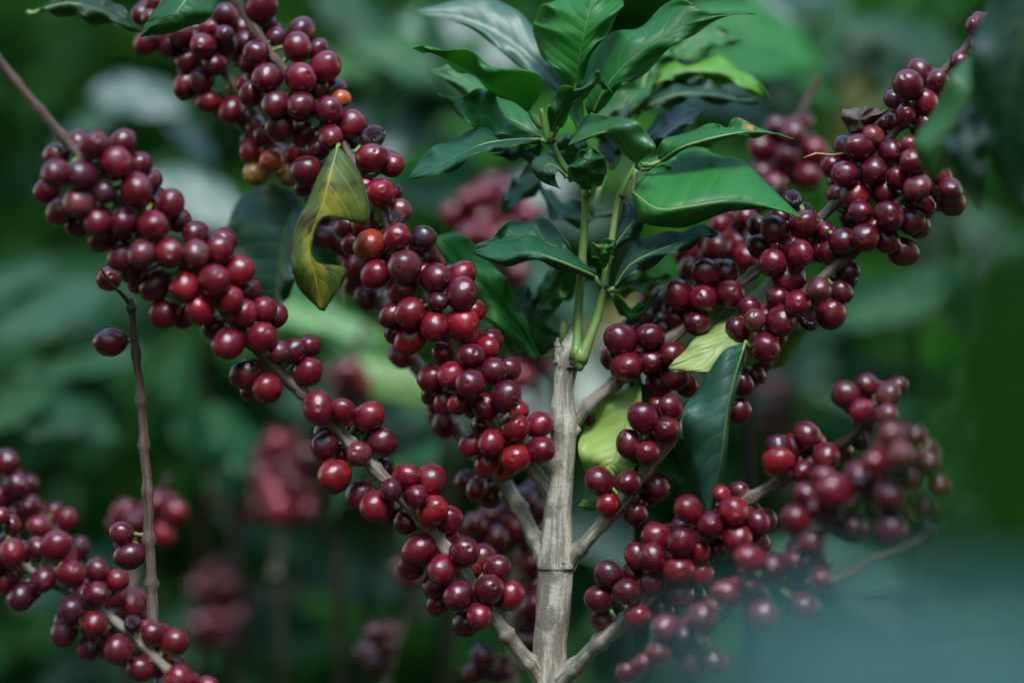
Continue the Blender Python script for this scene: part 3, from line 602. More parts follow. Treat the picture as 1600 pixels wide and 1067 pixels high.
# leaves below the top, behind branch two
LV(s1, [(838,566,20),(780,520,28),(700,440,34),(678,372,38)], [(842,560,20),(800,500,24),(745,440,26),(680,370,38)], [(845,555,20),(812,480,24),(770,410,30),(715,362,36)], (.035,.27,.03), petiole=(888,545,10), bulge=6)
LV(s1, [(880,530,16),(830,560,30),(790,540,34),(770,500,40),(818,442,40)], [(882,528,14),(845,520,22),(822,500,28),(818,475,34),(820,442,40)], [(884,522,14),(850,490,26),(838,470,32),(830,455,36),(822,442,40)], (.025,.10,.03), bulge=4)
# leaves on the fruiting branches
leaf(b5, ORG, [(1165,536,-22),(1128,552,-26),(1088,610,-28),(1066,655,-28),(1078,715,-26),(1092,765,-26),(1107,822,-28)], [(1165,534,-24),(1148,585,-32),(1138,630,-36),(1132,675,-38),(1126,720,-36),(1117,770,-32),(1107,823,-28)], [(1167,536,-22),(1160,572,-22),(1150,612,-26),(1140,650,-26),(1136,700,-24),(1124,765,-24),(1109,823,-28)], (.024,.095,.065), petiole=(1172,545,-10), ripple=1.8, nv=40, nu=8, label='dark teal leaf with a pale spot hanging down')
leaf(b4, ORG, [(1206,428,30),(1160,470,18),(1108,512,0),(1074,542,-10),(1045,573,-16)], [(1208,432,28),(1188,472,12),(1160,507,-4),(1115,545,-14),(1045,574,-16)], [(1212,432,26),(1225,480,12),(1205,550,-2),(1125,582,-16),(1046,577,-17)], (.44,.52,.17), petiole=(1200,410,6), ripple=1.6, label='pale yellow green leaf behind dark cherries')
leaf(b4, ORG, [(1208,436,22),(1190,480,26),(1180,530,28),(1185,578,30)], [(1210,434,22),(1218,480,24),(1222,530,26),(1215,575,30)], [(1214,434,22),(1250,480,26),(1262,515,28),(1225,572,30)], (.16,.26,.09), ripple=1.2)
leaf(b4, ORG, [(996,600,10),(945,622,14),(914,668,12),(904,710,4),(925,742,-2),(962,748,-4)], [(998,602,8),(985,640,4),(972,680,0),(962,712,-4),(955,730,-5),(963,745,-5)], [(1002,602,8),(1002,650,4),(998,690,-2),(1000,722,-5),(985,742,-6),(964,747,-5)], (.40,.52,.12), petiole=(985,582,8), label='light yellow green leaf left of dark cherries')
leaf(b4, ORG, [(998,598,14),(985,632,22),(980,665,26),(990,700,28)], [(1000,596,14),(1010,632,18),(1018,665,22),(1015,702,28)], [(1004,598,14),(1036,622,20),(1052,655,24),(1020,704,28)], GT, petiole=(995,575,8))
leaf(b5, ORG, [(1040,680,-2),(1022,712,8),(1045,745,14),(1070,770,14),(1098,792,10)], [(1042,678,-2),(1056,710,2),(1072,740,6),(1086,768,8),(1100,792,10)], [(1046,678,-2),(1085,700,4),(1100,735,8),(1104,765,8),(1102,792,10)], (.014,.055,.04))
leaf(b5, ORG, [(905,788,4),(912,780,2),(925,782,0),(938,792,-2)], [(905,790,4),(914,789,0),(926,790,-2),(938,793,-2)], [(905,792,4),(914,796,2),(926,798,0),(938,794,-2)], GL, ripple=.3, bulge=.5, nv=10)
b = newbm(); lump(b, P(1100, 654, -32), [.0016, .0005, .0016], 0, 4, ORG, 3, .3); lump(b, P(1101, 655, -33), [.0006, .0005, .0005], 1, 5, ORG, 2, .3)
sp_ = link('leaf_spot', b, [mat_simple('pale_spot', C(.5, .5, .42), C(.3, .32, .26), 900), M_NODE], b5); sp_['label'] = 'pale round insect spot on the hanging leaf'
# mottled dying leaf on branch two
leaf(b2, ORG, [(521,233,-16),(497,275,-20),(480,318,-22),(466,345,-24),(454,385,-26),(456,415,-25),(466,448,-24),(499,484,-22)], [(527,232,-16),(514,280,-26),(504,318,-28),(494,345,-28),(484,378,-28),(488,410,-30),(494,440,-28),(503,485,-22)], [(533,233,-16),(566,280,-22),(574,349,-20),(512,336,-26),(488,380,-27),(494,408,-27),(541,424,-18),(507,486,-22)], (.2,.2,.03), material=M_YEL, petiole=(530,218,2), ripple=1.0, nv=60, nu=8, label='mottled yellow and green dying leaf with torn edge')
leaf(b2, ORG, [(452,300,40),(400,290,52),(362,335,62),(348,385,66),(378,440,64),(428,492,52)], [(468,310,38),(452,340,40),(442,385,40),(436,430,42),(432,465,46),(430,492,52)], [(470,312,40),(476,350,34),(474,400,32),(462,440,36),(446,470,42),(432,493,52)], (.03,.09,.075), bulge=5, label='large dull teal leaf behind the yellow leaf')
leaf(b2, ORG, [(262,-12,-4),(240,18,-10),(228,38,-12),(220,56,-14)], [(300,-14,-10),(280,14,-20),(255,36,-20),(220,57,-14)], [(345,-16,-4),(330,25,-10),(280,48,-12),(221,58,-14)], (.012,.10,.018), ripple=1, bulge=3)
leaf(b1, ORG, [(60,14,-40),(110,-12,-30),(170,-4,-30),(220,48,-36)], [(62,16,-40),(110,6,-44),(165,20,-44),(221,49,-36)], [(64,18,-40),(105,26,-38),(160,40,-38),(221,50,-36)], (.018,.045,.018), petiole=(44,20,-50))

# withered scrap of leaf on branch four
b = newbm()
pts_ = [(1328,208),(1322,196),(1314,182),(1316,173),(1330,172),(1345,170),(1356,166),(1366,170),(1378,174),(1390,172),(1372,184),(1360,196),(1348,206),(1338,210)]
top = [b.verts.new(P(x, y, -6 + 5 * math.sin(i * 1.9)) - ORG) for i, (x, y) in enumerate(pts_)]
cv = b.verts.new(P(1342, 188, -12) - ORG)
for i in range(len(top)): b.faces.new((cv, top[i], top[(i + 1) % len(top)]))
bmesh.ops.subdivide_edges(b, edges=b.edges[:], cuts=2, use_grid_fill=True)
for v in b.verts: v.co += Vector((0, 1, .4)) * .0022 * noise.noise(v.co * 400)
tube(b, [P(1318,240,0), P(1300,243,-4), P(1275,240,-8), P(1256,247,-8)], [.0006, .0007, .0006, .0004], 6, 1, org=ORG)
dl = link('withered_leaf', b, [M_DRY, mat_simple('dry_tendril', C(.32,.22,.08), C(.22,.13,.05), 90)], b4); dl['label'] = 'brown curled withered leaf scrap'
so = dl.modifiers.new('thickness', 'SOLIDIFY'); so.thickness = .0005

# ================================================================== OTHER PLANTS NEAR BY
def plant_at(label, x, y, dz, cat='coffee plant', group=None):
    p = P(x, y, dz); return thing('coffee_plant', label, cat, (p.x, p.y, 0), group)
def ground_stem(pl, top, r0=.011, r1=.006, dark=False, name='stem'):
    b = newbm(); o = pl.location; q = P(*top)
    pts = [Vector((o.x, o.y, -.03)).lerp(q, t) + Vector((math.sin(t * 9) * .004, math.cos(t * 7) * .004, 0)) for t in [i / 14 for i in range(15)]]
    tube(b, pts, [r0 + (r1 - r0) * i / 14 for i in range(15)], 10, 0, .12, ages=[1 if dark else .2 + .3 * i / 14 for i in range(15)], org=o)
    return link(name, b, [M_DARK if dark else M_BARK], pl)

# bare twig at left
TW = plant_at('bare brown upright twig with nodes and four lone cherries at left', 244, 1000, -14, 'coffee twig')
ground_stem(TW, (240, 985, -14), .007, .0026)
tw, _, _ = make_branch(TW, [(240,985,-14),(237,920,-14),(233,850,-14),(231,780,-14),(226,710,-14),(221,630,-14),(213,560,-14),(207,500,-14),(203,468,-14)], (9, 5.5),
   [(172,534,22,0,'f'),(190,833,18,0,'d'),(202,868,20,0,'d')], name='stem', age=(.75, 1), flare=0, seed=8, step=72, node_amp=.65)
make_branch(TW, [(205,480,-14),(192,462,-16),(175,446,-19),(157,420,-22)], (4, 1.6), [(170,436,18,2,'f')], name='side_twig', age=(1, 1), flare=0, seed=14, nodes=False)
make_branch(TW, [(204,474,-14),(200,455,-12),(203,440,-10)], (3.5, 1.5), [], name='side_twig', age=(.6, .2), flare=0, seed=15, nodes=False)

# lower-left fruiting branch
LL = plant_at('small coffee plant with a drooping fruit branch in the lower left corner', 330, 1100, -45)
ground_stem(LL, (345, 1120, -45), .010, .004)
BL = [(19,864,22,-1,'r'),(0,806,14,0,'d'),(19,820,15,1,'d'),(58,857,18,0,'d'),(87,852,22,-1,'r'),(68,905,19,-1,'d'),(112,896,22,-1,'r'),(152,891,18,0,'d'),(183,906,18,0,'r'),(150,928,19,-1,'d'),(33,932,20,0,'p'),(8,908,20,0,'r'),(112,951,19,-1,'p'),(100,988,21,0,'p'),(147,974,20,-1,'r'),(142,1010,18,1,'p'),(165,990,18,1,'d'),(185,1014,22,-1,'d'),(207,974,14,0,'k'),(240,989,17,0,'d'),(273,1003,20,0,'r'),(255,1026,13,1,'o'),(220,1045,20,0,'d'),(280,1062,22,-1,'r'),(322,1074,18,0,'r'),(243,1045,14,1,'r'),(-12,880,20,0,'d'),(300,1085,20,0,'d')]
ll, _, _ = make_branch(LL, [(345,1120,-45),(290,1072,-45),(250,1035,-45),(215,1000,-45),(165,960,-45),(100,922,-45),(35,884,-45),(-40,850,-45)], (8, 5.5), BL, age=(.1, .5), flare=0, seed=9)
LL2 = plant_at('coffee plant with softly blurred cherries at the left edge above the lower branch', -60, 1000, 75)
ground_stem(LL2, (-60, 700, 75), .010, .004)
make_branch(LL2, [(-60,700,75),(-10,740,75),(50,795,75),(110,850,75),(160,900,75),(210,950,75)], (8, 5), [(8,722,20,-1,'d'),(26,757,20,-1,'p'),(0,775,18,0,'d'),(48,790,17,0,'d'),(62,822,19,-1,'r'),(85,800,16,1,'d'),(105,812,16,0,'r'),(22,800,18,0,'d'),(124,856,18,0,'d'),(45,758,15,1,'d'),(178,930,20,-1,'r'),(205,945,20,0,'r'),(190,965,20,0,'d'),(215,935,18,1,'r'),(225,965,18,1,'d')], age=(.3, 1), flare=0, seed=10)

# lower-right branch in front, partly veiled
RR = plant_at('coffee plant at lower right whose hazy fruit branch rises past a blurred leaf', 930, 1130, -70)
ground_stem(RR, (950, 1110, -70), .011, .005)
BR = [(1038,980,21,-1,'n'),(1069,993,21,0,'p'),(1030,1016,20,-1,'n'),(1097,965,23,-1,'d'),(1133,925,22,-1,'r'),(1170,912,18,0,'d'),(1192,960,23,-1,'n'),(1257,945,22,-1,'d'),(1005,1037,16,0,'n'),(977,1050,16,0,'d'),(1080,1035,20,0,'n'),(1115,1035,20,0,'d'),(1171,871,21,-1,'r'),(1207,884,21,0,'d'),(1267,848,21,-1,'d'),(1243,875,17,0,'d'),(1284,903,18,-1,'r'),(1245,855,17,1,'p'),(1287,745,18,1,'r'),(1302,768,25,-1,'r'),(1260,772,19,1,'d'),(1277,793,16,-1,'d'),(1243,812,20,0,'d'),(1298,808,18,0,'p'),(1367,722,19,-1,'r'),(1393,682,21,0,'n'),(1407,712,22,-1,'n'),(1428,680,16,1,'d'),(1445,700,15,1,'d'),(1447,722,18,0,'d'),(1347,757,17,0,'p'),(1390,773,22,-1,'p'),(1445,793,18,0,'p'),(1422,745,17,0,'p'),(1390,825,25,-1,'p'),(1333,825,20,0,'p'),(1443,830,18,1,'p'),(1465,760,18,0,'d')]
rb, _, _ = make_branch(RR, [(950,1110,-70),(1020,1030,-76),(1100,975,-82),(1190,905,-88),(1250,855,-94),(1320,800,-104),(1390,745,-118),(1440,705,-128)], (9, 6), BR, age=(.3, .8), flare=0, seed=11, fk=3.3)
make_branch(RR, [(1230,872,-92),(1300,905,-106),(1355,878,-116),(1425,848,-128),(1470,815,-140)], (6, 3), [], age=(.5, .9), flare=0, seed=12)

# ---- blurred fruiting plants behind
def blur_plant(label, base, dz, path, rad, ch, seed, leaves=(), stem_top=None):
    pl = plant_at(label, base[0], base[1], dz)
    ground_stem(pl, (path[0][0], path[0][1], path[0][2]), .006, .0035, dark=True)
    br, _, _ = make_branch(pl, path, rad, ch, age=(.2, .9), flare=0, seed=seed)
    for (L, M_, R_, c) in leaves: leaf(br, pl.location, L, M_, R_, c, nv=16, nu=3, ripple=1.5, bulge=6)
    return pl
def scatter(cx, cy, w, h, n, r, cols='rdrdpr', ang=0):
    o = []
    tries = 0
    while len(o) < n and tries < 900:
        tries += 1
        a, b_ = random.uniform(-1, 1), random.uniform(-1, 1)
        if a * a + b_ * b_ > 1: continue
        x, y = a * w, b_ * h
        x, y = x * math.cos(ang) - y * math.sin(ang), x * math.sin(ang) + y * math.cos(ang)
        if any(math.dist((cx + x, cy + y), q[:2]) < r * 1.05 for q in o): continue
        o.append((cx + x, cy + y, r * random.uniform(.88, 1.1), random.choice((-1, 0, 1)), random.choice(cols)))
    return o
blur_plant('coffee plant with pinkish blurred cherry cluster left of the leafy top', (700, 1100), 260, [(690,480,262),(730,420,260),(765,345,260),(800,270,262)], (8, 5), scatter(768,335,58,48,17,20,'rdrrd') + scatter(800,425,26,20,4,19,'drr') , 21)
blur_plant('coffee plant with hazy cherries just left of the trunk top', (830, 1100), 230, [(850,720,230),(838,640,230),(832,560,230),(836,480,230)], (7, 4), [(835,545,25,-1,'f'),(822,565,22,0,'d'),(815,590,20,0,'f'),(845,575,18,1,'d')], 22)
blur_plant('coffee plant with blurred cherries directly behind the trunk forks', (806, 1100), 95, [(806,1090,95),(800,980,95),(806,880,95),(800,800,95),(780,740,95)], (9, 6), [(742,820,20,-1,'r'),(770,808,22,-1,'d'),(750,845,20,0,'d'),(776,840,21,-1,'d'),(806,825,21,0,'r'),(820,780,20,0,'d'),(838,800,20,0,'r'),(835,765,18,1,'d'),(815,850,18,1,'d'),(760,865,18,1,'d'),(846,830,17,0,'d'),(830,880,18,0,'d'),(835,945,22,-1,'r'),(828,975,20,0,'d'),(840,915,18,1,'r'),(825,1005,18,0,'d'),(755,1025,20,-1,'p'),(775,1045,20,0,'d'),(740,1050,18,0,'d'),(800,1040,18,1,'d')], 23)
blur_plant('coffee plant with a blurred cherry cluster at upper right behind the long leaf', (1190, 1100), 130, [(1160,420,130),(1185,330,130),(1215,250,130),(1250,180,130),(1280,120,130)], (7, 5), [(1240,208,20,-1,'d'),(1215,200,18,0,'p'),(1190,232,20,0,'d'),(1230,243,21,-1,'d'),(1270,235,20,0,'r'),(1190,270,19,0,'d'),(1262,275,20,0,'r'),(1210,290,20,-1,'r'),(1235,270,18,1,'d'),(1180,300,18,0,'r'),(1255,190,16,1,'d'),(1215,225,16,1,'d'),(1285,260,16,1,'r')], 24)
blur_plant('coffee plant with soft cherries behind the right branch near the shoot leaves', (1060, 1100), 60, [(985,560,60),(1040,470,60),(1090,405,60),(1150,350,60),(1230,280,60)], (7, 5), [(1072,395,20,0,'r'),(1120,388,22,-1,'d'),(1152,378,18,0,'r'),(1165,402,20,-1,'r'),(1164,340,18,0,'d'),(1125,352,16,1,'r'),(1140,335,14,1,'b'),(1075,420,17,0,'d'),(1020,461,16,0,'d'),(1036,472,17,-1,'d'),(1017,494,16,0,'d'),(998,494,14,0,'d'),(1095,370,16,1,'d'),(1185,315,17,0,'d'),(1010,475,14,1,'r')], 25)
blur_plant('coffee plant with dark blurred cherries at left centre', (450, 1150), 330, [(430,900,330),(445,820,330),(450,740,330),(470,660,330)], (8, 5), scatter(450,755,45,68,15,20,'drrd'), 26)
blur_plant('coffee plant with faint mauve cherries behind the bare twig', (370, 1150), 420, [(360,1000,420),(365,900,420),(375,800,420),(385,720,420)], (7, 4), scatter(375,760,32,45,9,18,'fpf') + scatter(345,940,42,60,14,19,'pfdr'), 27)
blur_plant('coffee plant with blurred red cherries just behind the lone twig', (240, 1150), 170, [(190,960,170),(215,880,170),(235,810,170),(265,740,170)], (7, 4), [(195,800,19,0,'r'),(215,815,19,-1,'d'),(245,785,18,0,'r'),(275,800,19,-1,'b'),(255,835,19,0,'b'),(210,840,18,0,'r'),(240,815,17,1,'d'),(185,820,16,1,'d')], 28)
blur_plant('coffee plant with small blurred cluster at bottom centre left of the trunk', (600, 1150), 210, [(590,1120,210),(620,1010,210),(650,930,210)], (5, 3), [(588,990,18,-1,'d'),(575,1018,18,0,'p'),(605,1012,18,-1,'d'),(595,1035,18,0,'p'),(612,985,15,1,'d'),(640,900,18,0,'d'),(655,880,16,0,'d'),(625,890,16,1,'d')], 29)
blur_plant('coffee plant with a few dim cherries between the two left branches', (540, 1150), 280, [(520,720,280),(535,640,280),(550,570,280),(570,510,280)], (6, 4), [(545,580,22,-1,'r'),(535,605,20,0,'d'),(560,600,20,0,'f'),(525,585,17,1,'d'),(548,625,16,1,'d')], 30)
blur_plant('far coffee plant with a mauve blur of cherries right of the hanging leaf', (1220, 1150), 480, [(1230,760,480),(1215,680,480),(1210,600,480)], (6, 4), scatter(1212,635,26,44,8,18,'fpf'), 31)

# ---- close blurred leaves in front at right
FR = thing('coffee_plant', 'foreground coffee plant whose near leaves blur over the right edge', 'coffee plant', (.24, .62, 0))
b = newbm(); o_ = FR.location
tube(b, [Vector((.24,.62,-.03)), Vector((.238,.62,.5)), Vector((.23,.64,.95)), Vector((.235,.68,1.35))], [.012,.010,.007,.004], 10, 0, .1, ages=[.2,.4,.7,1], org=o_)
link('stem', b, M_BARK, FR)
fo = FR.location
leaf(FR, fo, [(1600,40,-90),(1560,60,-90),(1505,95,-90),(1465,160,-90),(1428,225,-92),(1455,280,-96)], [(1620,50,-90),(1580,90,-98),(1530,130,-104),(1500,180,-104),(1470,230,-102),(1458,280,-96)], [(1640,60,-90),(1600,120,-86),(1545,170,-82),(1520,210,-82),(1495,250,-88),(1462,281,-96)], (.03,.14,.035), bulge=4, label='mid green blurred leaf beside cherries at upper right')
leaf(FR, fo, [(1600,-60,-150),(1535,20,-146),(1515,120,-138),(1535,220,-128),(1588,330,-118)], [(1650,-50,-150),(1600,50,-152),(1575,150,-146),(1575,235,-134),(1592,335,-118)], [(1700,-20,-150),(1680,70,-144),(1660,170,-134),(1630,250,-124),(1598,336,-118)], (.012,.05,.040), bulge=4)
leaf(FR, fo, [(1520,150,-120),(1490,200,-126),(1480,245,-130),(1530,325,-128)], [(1530,150,-120),(1515,205,-132),(1512,250,-136),(1531,325,-128)], [(1545,150,-120),(1545,205,-126),(1540,260,-128),(1533,326,-128)], (.010,.035,.035), bulge=3)
leaf(FR, fo, [(1640,330,-330),(1560,380,-320),(1510,470,-305),(1500,600,-285),(1560,730,-265)], [(1680,350,-330),(1620,400,-328),(1575,490,-312),(1550,600,-292),(1564,735,-265)], [(1740,380,-330),(1690,440,-320),(1650,520,-305),(1610,620,-285),(1568,738,-265)], (.010,.08,.016), bulge=4)
leaf(FR, fo, [(1680,700,-330),(1580,720,-325),(1490,780,-310),(1430,880,-290)], [(1700,760,-330),(1600,790,-330),(1520,830,-316),(1434,884,-290)], [(1720,830,-330),(1620,860,-320),(1540,880,-306),(1440,888,-290)], (.012,.07,.03), bulge=4)
leaf(FR, fo, [(1680,380,-760),(1580,370,-745),(1490,470,-715),(1455,620,-675),(1480,800,-630),(1590,1000,-590)], [(1700,400,-760),(1640,430,-740),(1580,540,-705),(1560,680,-665),(1580,820,-625),(1600,1000,-590)], [(1760,420,-760),(1740,520,-735),(1710,640,-700),(1690,740,-660),(1650,860,-620),(1610,1000,-590)], (.006,.055,.016), bulge=6)
leaf(FR, fo, [(1700,930,-750),(1560,930,-745),(1400,925,-745),(1220,950,-755),(1030,1050,-790)], [(1720,1080,-800),(1560,1080,-800),(1400,1070,-800),(1230,1080,-800),(1030,1075,-800)], [(1740,1200,-850),(1560,1210,-855),(1400,1200,-855),(1240,1170,-840),(1030,1090,-800)], (.05,.14,.15), bulge=3, label='very close leaf coloured with sky teal blurring over the lower right corner')  # bluish reflection of the sky is put into the base colour
leaf(FR, fo, [(1640,720,-560),(1560,760,-560),(1490,800,-560),(1440,850,-560)], [(1660,780,-560),(1580,820,-566),(1510,850,-566),(1440,856,-560)], [(1680,860,-560),(1600,890,-560),(1530,890,-560),(1440,862,-560)], (.018,.07,.03), bulge=3)

# ================================================================== BACKGROUND FOLIAGE
def big_leaf(pl, x, y, dz, w, h, ang, col, tilt=30, ripple=2):
    """a blurred leaf of the plants behind: centre, half length w, half width h, in-picture angle, tilt away"""
    a = R(ang); ca, sa = math.cos(a), math.sin(a)
    L, M_, R_ = [], [], []
    for t in (-1, -.6, -.2, .2, .6, 1):
        ww = h * (1 - t * t) ** .6 if abs(t) < 1 else 1
        mx, my = x + ca * w * t, y + sa * w * t + 12 * t * t
        for Q, s in ((L, -1), (R_, 1)):
            Q.append((mx - sa * ww * s, my + ca * ww * s, dz - s * ww * tilt / 50))
        M_.append((mx, my, dz - 4))
    if tilt == 11:          # a stiff glossy leaf lying square to the light
        L, M_, R_ = [[(qx, qy, dz + (y - qy) * .2) for (qx, qy, qz) in Q] for Q in (L, M_, R_)]
        return leaf(pl, pl.location, L, M_, R_, col, material=M_GLOSS, nv=16, nu=4, ripple=.9, bulge=1.5)
    return leaf(pl, pl.location, L, M_, R_, col, nv=16, nu=4, ripple=ripple, bulge=5)
BG = [
 ('coffee plant with large glossy leaves coloured pale as sky sheen, blurred at left', (300, 1150), 380, [(300,310,380,110,60,20,(.10,.20,.16),11),(215,150,420,90,45,10,(.05,.13,.12),11),(80,480,400,120,50,-25,(.05,.13,.08),50),(130,560,380,120,40,-10,(.03,.11,.05),40),(370,690,360,90,50,60,(.018,.12,.05),30),(90,640,350,120,60,20,(.02,.09,.035),30)]),  # palest leaves hold part of the sky gloss in their colour
 ('coffee plant with bright green blurred leaves between the left branches', (560, 1150), 330, [(500,500,300,110,34,12,(.07,.30,.03),11),(590,585,320,130,38,8,(.14,.32,.02),11),(560,540,350,120,36,35,(.04,.16,.04),30),(640,720,300,110,26,-28,(.02,.12,.04),30),(480,440,360,90,40,50,(.05,.15,.09),40),(620,640,380,90,40,-5,(.05,.13,.09),50)]),
 ('coffee plant with blurred leaves behind the upper left of the leafy top', (680, 1150), 420, [(640,100,380,120,45,25,(.03,.14,.04),20),(580,90,420,130,40,-15,(.05,.17,.03),25),(650,190,400,120,40,-50,(.05,.12,.11),11),(720,60,450,120,50,20,(.08,.16,.13),11),(680,300,420,90,40,10,(.04,.13,.08),40),(560,40,430,100,50,40,(.015,.07,.03),20)]),
 ('coffee plant with blurred leaves at the top right of the picture', (1220, 1150), 380, [(1180,50,300,130,60,25,(.024,.20,.024),20),(1220,30,320,100,24,50,(.08,.16,.13),11),(1290,80,380,110,40,-70,(.03,.12,.04),20),(1130,150,360,120,45,20,(.06,.12,.09),60),(1330,150,420,100,34,-65,(.16,.17,.05),20),(1400,60,420,120,50,10,(.02,.07,.03),20)]),
 ('coffee plant with hazy green leaves at right behind the branches', (1420, 1150), 480, [(1400,470,450,120,50,-10,(.06,.17,.08),50),(1350,600,480,130,60,15,(.04,.13,.07),50),(1520,480,460,130,60,35,(.03,.11,.05),30),(1250,560,500,120,60,-30,(.05,.13,.09),60),(1300,880,420,130,60,20,(.05,.13,.10),60),(1560,400,430,120,50,60,(.06,.14,.09),50)]),
 ('coffee plant with pale blurred leaves behind the trunk', (960, 1150), 430, [(950,560,420,110,60,-50,(.20,.28,.20),11),(1000,480,400,90,30,-20,(.22,.16,.03),20),(840,640,440,90,40,70,(.09,.16,.15),11),(960,840,460,120,60,20,(.10,.15,.14),60),(870,440,470,110,45,40,(.07,.15,.11),60),(980,930,430,100,40,-40,(.03,.12,.06),30),(700,900,480,110,50,10,(.05,.11,.11),50),(830,300,460,90,50,-30,(.09,.16,.14),11)]),  # first leaf painted paler to imitate gloss from the sky
 ('coffee plant with dim leaves along the bottom left', (420, 1150), 520, [(420,830,480,110,50,30,(.02,.08,.04),30),(300,640,430,120,50,80,(.018,.12,.05),40),(420,980,500,110,60,10,(.03,.10,.07),40),(560,900,520,120,60,20,(.03,.08,.07),40),(120,900,480,120,60,-20,(.02,.09,.05),30),(200,1030,470,120,50,10,(.02,.08,.04),30),(520,640,520,110,50,20,(.04,.11,.08),50)]),
]
for (lab, base, dz, lv) in BG:
    pl = plant_at(lab, base[0], base[1], dz + 60)
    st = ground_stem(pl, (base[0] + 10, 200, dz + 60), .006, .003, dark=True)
    for (x, y, d, w, h, an, c, ti) in lv:
        big_leaf(pl, x, y, d, w * .9, h * .72, an, c, ti)
        for k in range(2):
            big_leaf(pl, x + random.uniform(-90, 90), y + random.uniform(-70, 70), d + random.uniform(-60, 160), w * random.uniform(.55, .85), h * random.uniform(.4, .6), an + random.uniform(-60, 60), tuple(q * random.uniform(.6, 1.0) for q in c), 40 + random.uniform(-25, 25))

# rows of coffee bushes behind
cols = [(.016,.10,.03), (.024,.13,.036), (.012,.075,.028), (.035,.15,.035), (.02,.11,.05)]
where = ['far left, behind the bare twig', 'left, behind the longest branch', 'left of centre', 'right behind the trunk', 'right of the trunk', 'behind the right branches', 'at the far right']
rows = [(2.0, 7, .24, 'front row bush'), (2.7, 7, .34, 'middle row bush'), (3.6, 7, .48, 'back row bush')]
for ri, (y, n, dx, rn) in enumerate(rows):
    for i in range(n):
        bush('coffee_bush', 'blurred dark green coffee bush, %s, %s' % (rn, where[i]), 'coffee bush',
             (i - 3) * dx + random.uniform(-.05, .05), y + random.uniform(-.15, .15), 1.75 + .25 * ri + random.uniform(-.1, .15), .34 + .06 * ri, 300, random.choice(cols), 'coffee bushes in rows behind', .35, .12 + .02 * ri)

# unseen coffee rows behind and beside the camera, added to block frontal sky
def hedge(label, x0, y0, x1, y1, h, n):
    f = newbm(); uvl = f.loops.layers.uv.active
    for k in range(n):
        t = random.random(); z = random.uniform(.05, h)
        p = Vector((x0 + (x1 - x0) * t + random.uniform(-.35, .35), y0 + (y1 - y0) * t + random.uniform(-.35, .35), z + .25 * noise.noise(Vector((t * 9, x0, y0)))))
        world_leaf(f, p, Vector((random.uniform(-1,1), random.uniform(-1,1), random.uniform(-.5,.4))), random.uniform(.12,.2), random.uniform(.06,.09), 1, random.uniform(-1,1), uvl, 5, 1)
    o = link('unseen_hedge', f, M_LF); o.color = (.018, .08, .03, 1); o['kind'] = 'stuff'; o['label'] = label; o['category'] = 'hedge'
hedge('unseen dense dark coffee hedge added behind the camera to block sky', -3.2, -2.0, 3.2, -2.0, 3.1, 8000)
hedge('unseen dense dark coffee hedge added at left to block sky', -1.7, -2, -1.5, 1.2, 2.7, 4500)
hedge('unseen dense dark coffee hedge added at right to block sky', 1.7, -2, 1.5, 1.2, 2.7, 4500)

# shade trees far behind close the view
def tree(x, y, h, label):
    t = thing('shade_tree', label, 'tree', (x, y, 0), 'shade trees behind the coffee')
    b = newbm(); tube(b, [Vector((0,0,-.1)), Vector((.05,0,h*.4)), Vector((0,.1,h*.9))], [.16,.12,.04], 10, 0, .1)
    for k in range(7):
        a = k * 2.4; z = h * (.3 + .08 * k)
        tube(b, [Vector((0,0,z)), Vector((math.cos(a)*.8, math.sin(a)*.8, z+.4)), Vector((math.cos(a)*1.4, math.sin(a)*1.4, z+.6))], [.05,.035,.012], 6, 0)
    link('trunk', b, M_DARK, t)
    f = newbm(); uvl = f.loops.layers.uv.active
    for k in range(1500):
        a = random.uniform(0, 6.283); rr = 1.7 * math.sqrt(random.random()); z = random.uniform(.25, h)
        p = Vector((math.cos(a) * rr, math.sin(a) * rr, z))
        world_leaf(f, p, Vector((random.uniform(-1,1), random.uniform(-1,1), random.uniform(-.5,.4))), random.uniform(.25,.45), random.uniform(.13,.2), 1, random.uniform(-1,1), uvl, 4, 1)
    c = link('crown', f, M_LF, t); c.color = (.014, .055, .028, 1)
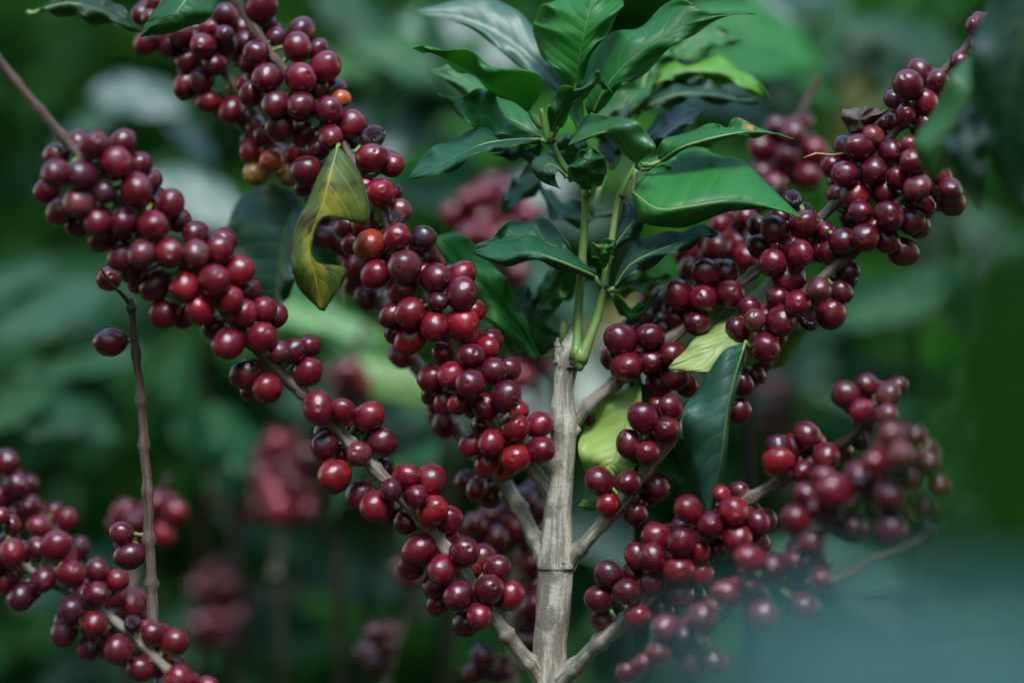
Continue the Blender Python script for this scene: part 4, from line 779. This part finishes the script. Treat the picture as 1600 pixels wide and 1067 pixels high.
for i, (x, lb) in enumerate(((-3.6, 'far left end of the back row'), (-1.8, 'left of the trunk'), (0, 'straight behind the trunk'), (1.8, 'right of the trunk'), (3.6, 'far right end of the back row'))):
    tree(x, 6.3 + .4 * (i % 2), 4.6, 'dark leafy shade tree blurred in the distance, ' + lb)

for i, (x, lb) in enumerate(((-5.2, 'far left of the rearmost row'), (-2.6, 'rearmost row, left of the twig'), (-.8, 'rearmost row, behind the yellow leaf'), (.9, 'rearmost row, behind the green crown'), (2.7, 'rearmost row, right side'), (5.2, 'rearmost row, far right'))):
    tree(x, 8.8 + .5 * (i % 2), 5.2, 'tall dark shade tree blurred in the distance, ' + lb)

# ================================================================== LIGHT
SUN_EL, SUN_AZ = R(54), R(176)      # azimuth from +Y clockwise: from behind the camera, a little to the left/right
w = bpy.data.worlds.new('World'); S.world = w; w.use_nodes = True
nt = w.node_tree; bg = nt.nodes['Background']
sky = nt.nodes.new('ShaderNodeTexSky'); sky.sky_type = 'NISHITA'; sky.sun_disc = False
sky.sun_elevation = SUN_EL; sky.sun_rotation = SUN_AZ; sky.air_density = 2.5; sky.dust_density = 0.3; sky.ozone_density = 6.0
nt.links.new(sky.outputs[0], bg.inputs[0]); bg.inputs[1].default_value = .15
sd = bpy.data.lights.new('sun', 'SUN'); so = bpy.data.objects.new('sun', sd); COL.objects.link(so)
sd.energy = 1.4; sd.angle = R(17); sd.color = (1, .985, .965)
dirv = Vector((math.sin(SUN_AZ) * math.cos(SUN_EL), math.cos(SUN_AZ) * math.cos(SUN_EL), math.sin(SUN_EL)))
so.rotation_euler = dirv.to_track_quat('Z', 'Y').to_euler(); so.location = (0, -2, 4)

S.view_settings.view_transform = 'Standard'; S.view_settings.look = 'None'; S.view_settings.exposure = 1.5; S.view_settings.gamma = 1
S.cycles.use_denoising = True; S.cycles.max_bounces = 8; S.cycles.transparent_max_bounces = 8
S.cycles.caustics_reflective = False; S.cycles.caustics_refractive = False; S.cycles.sample_clamp_indirect = 4
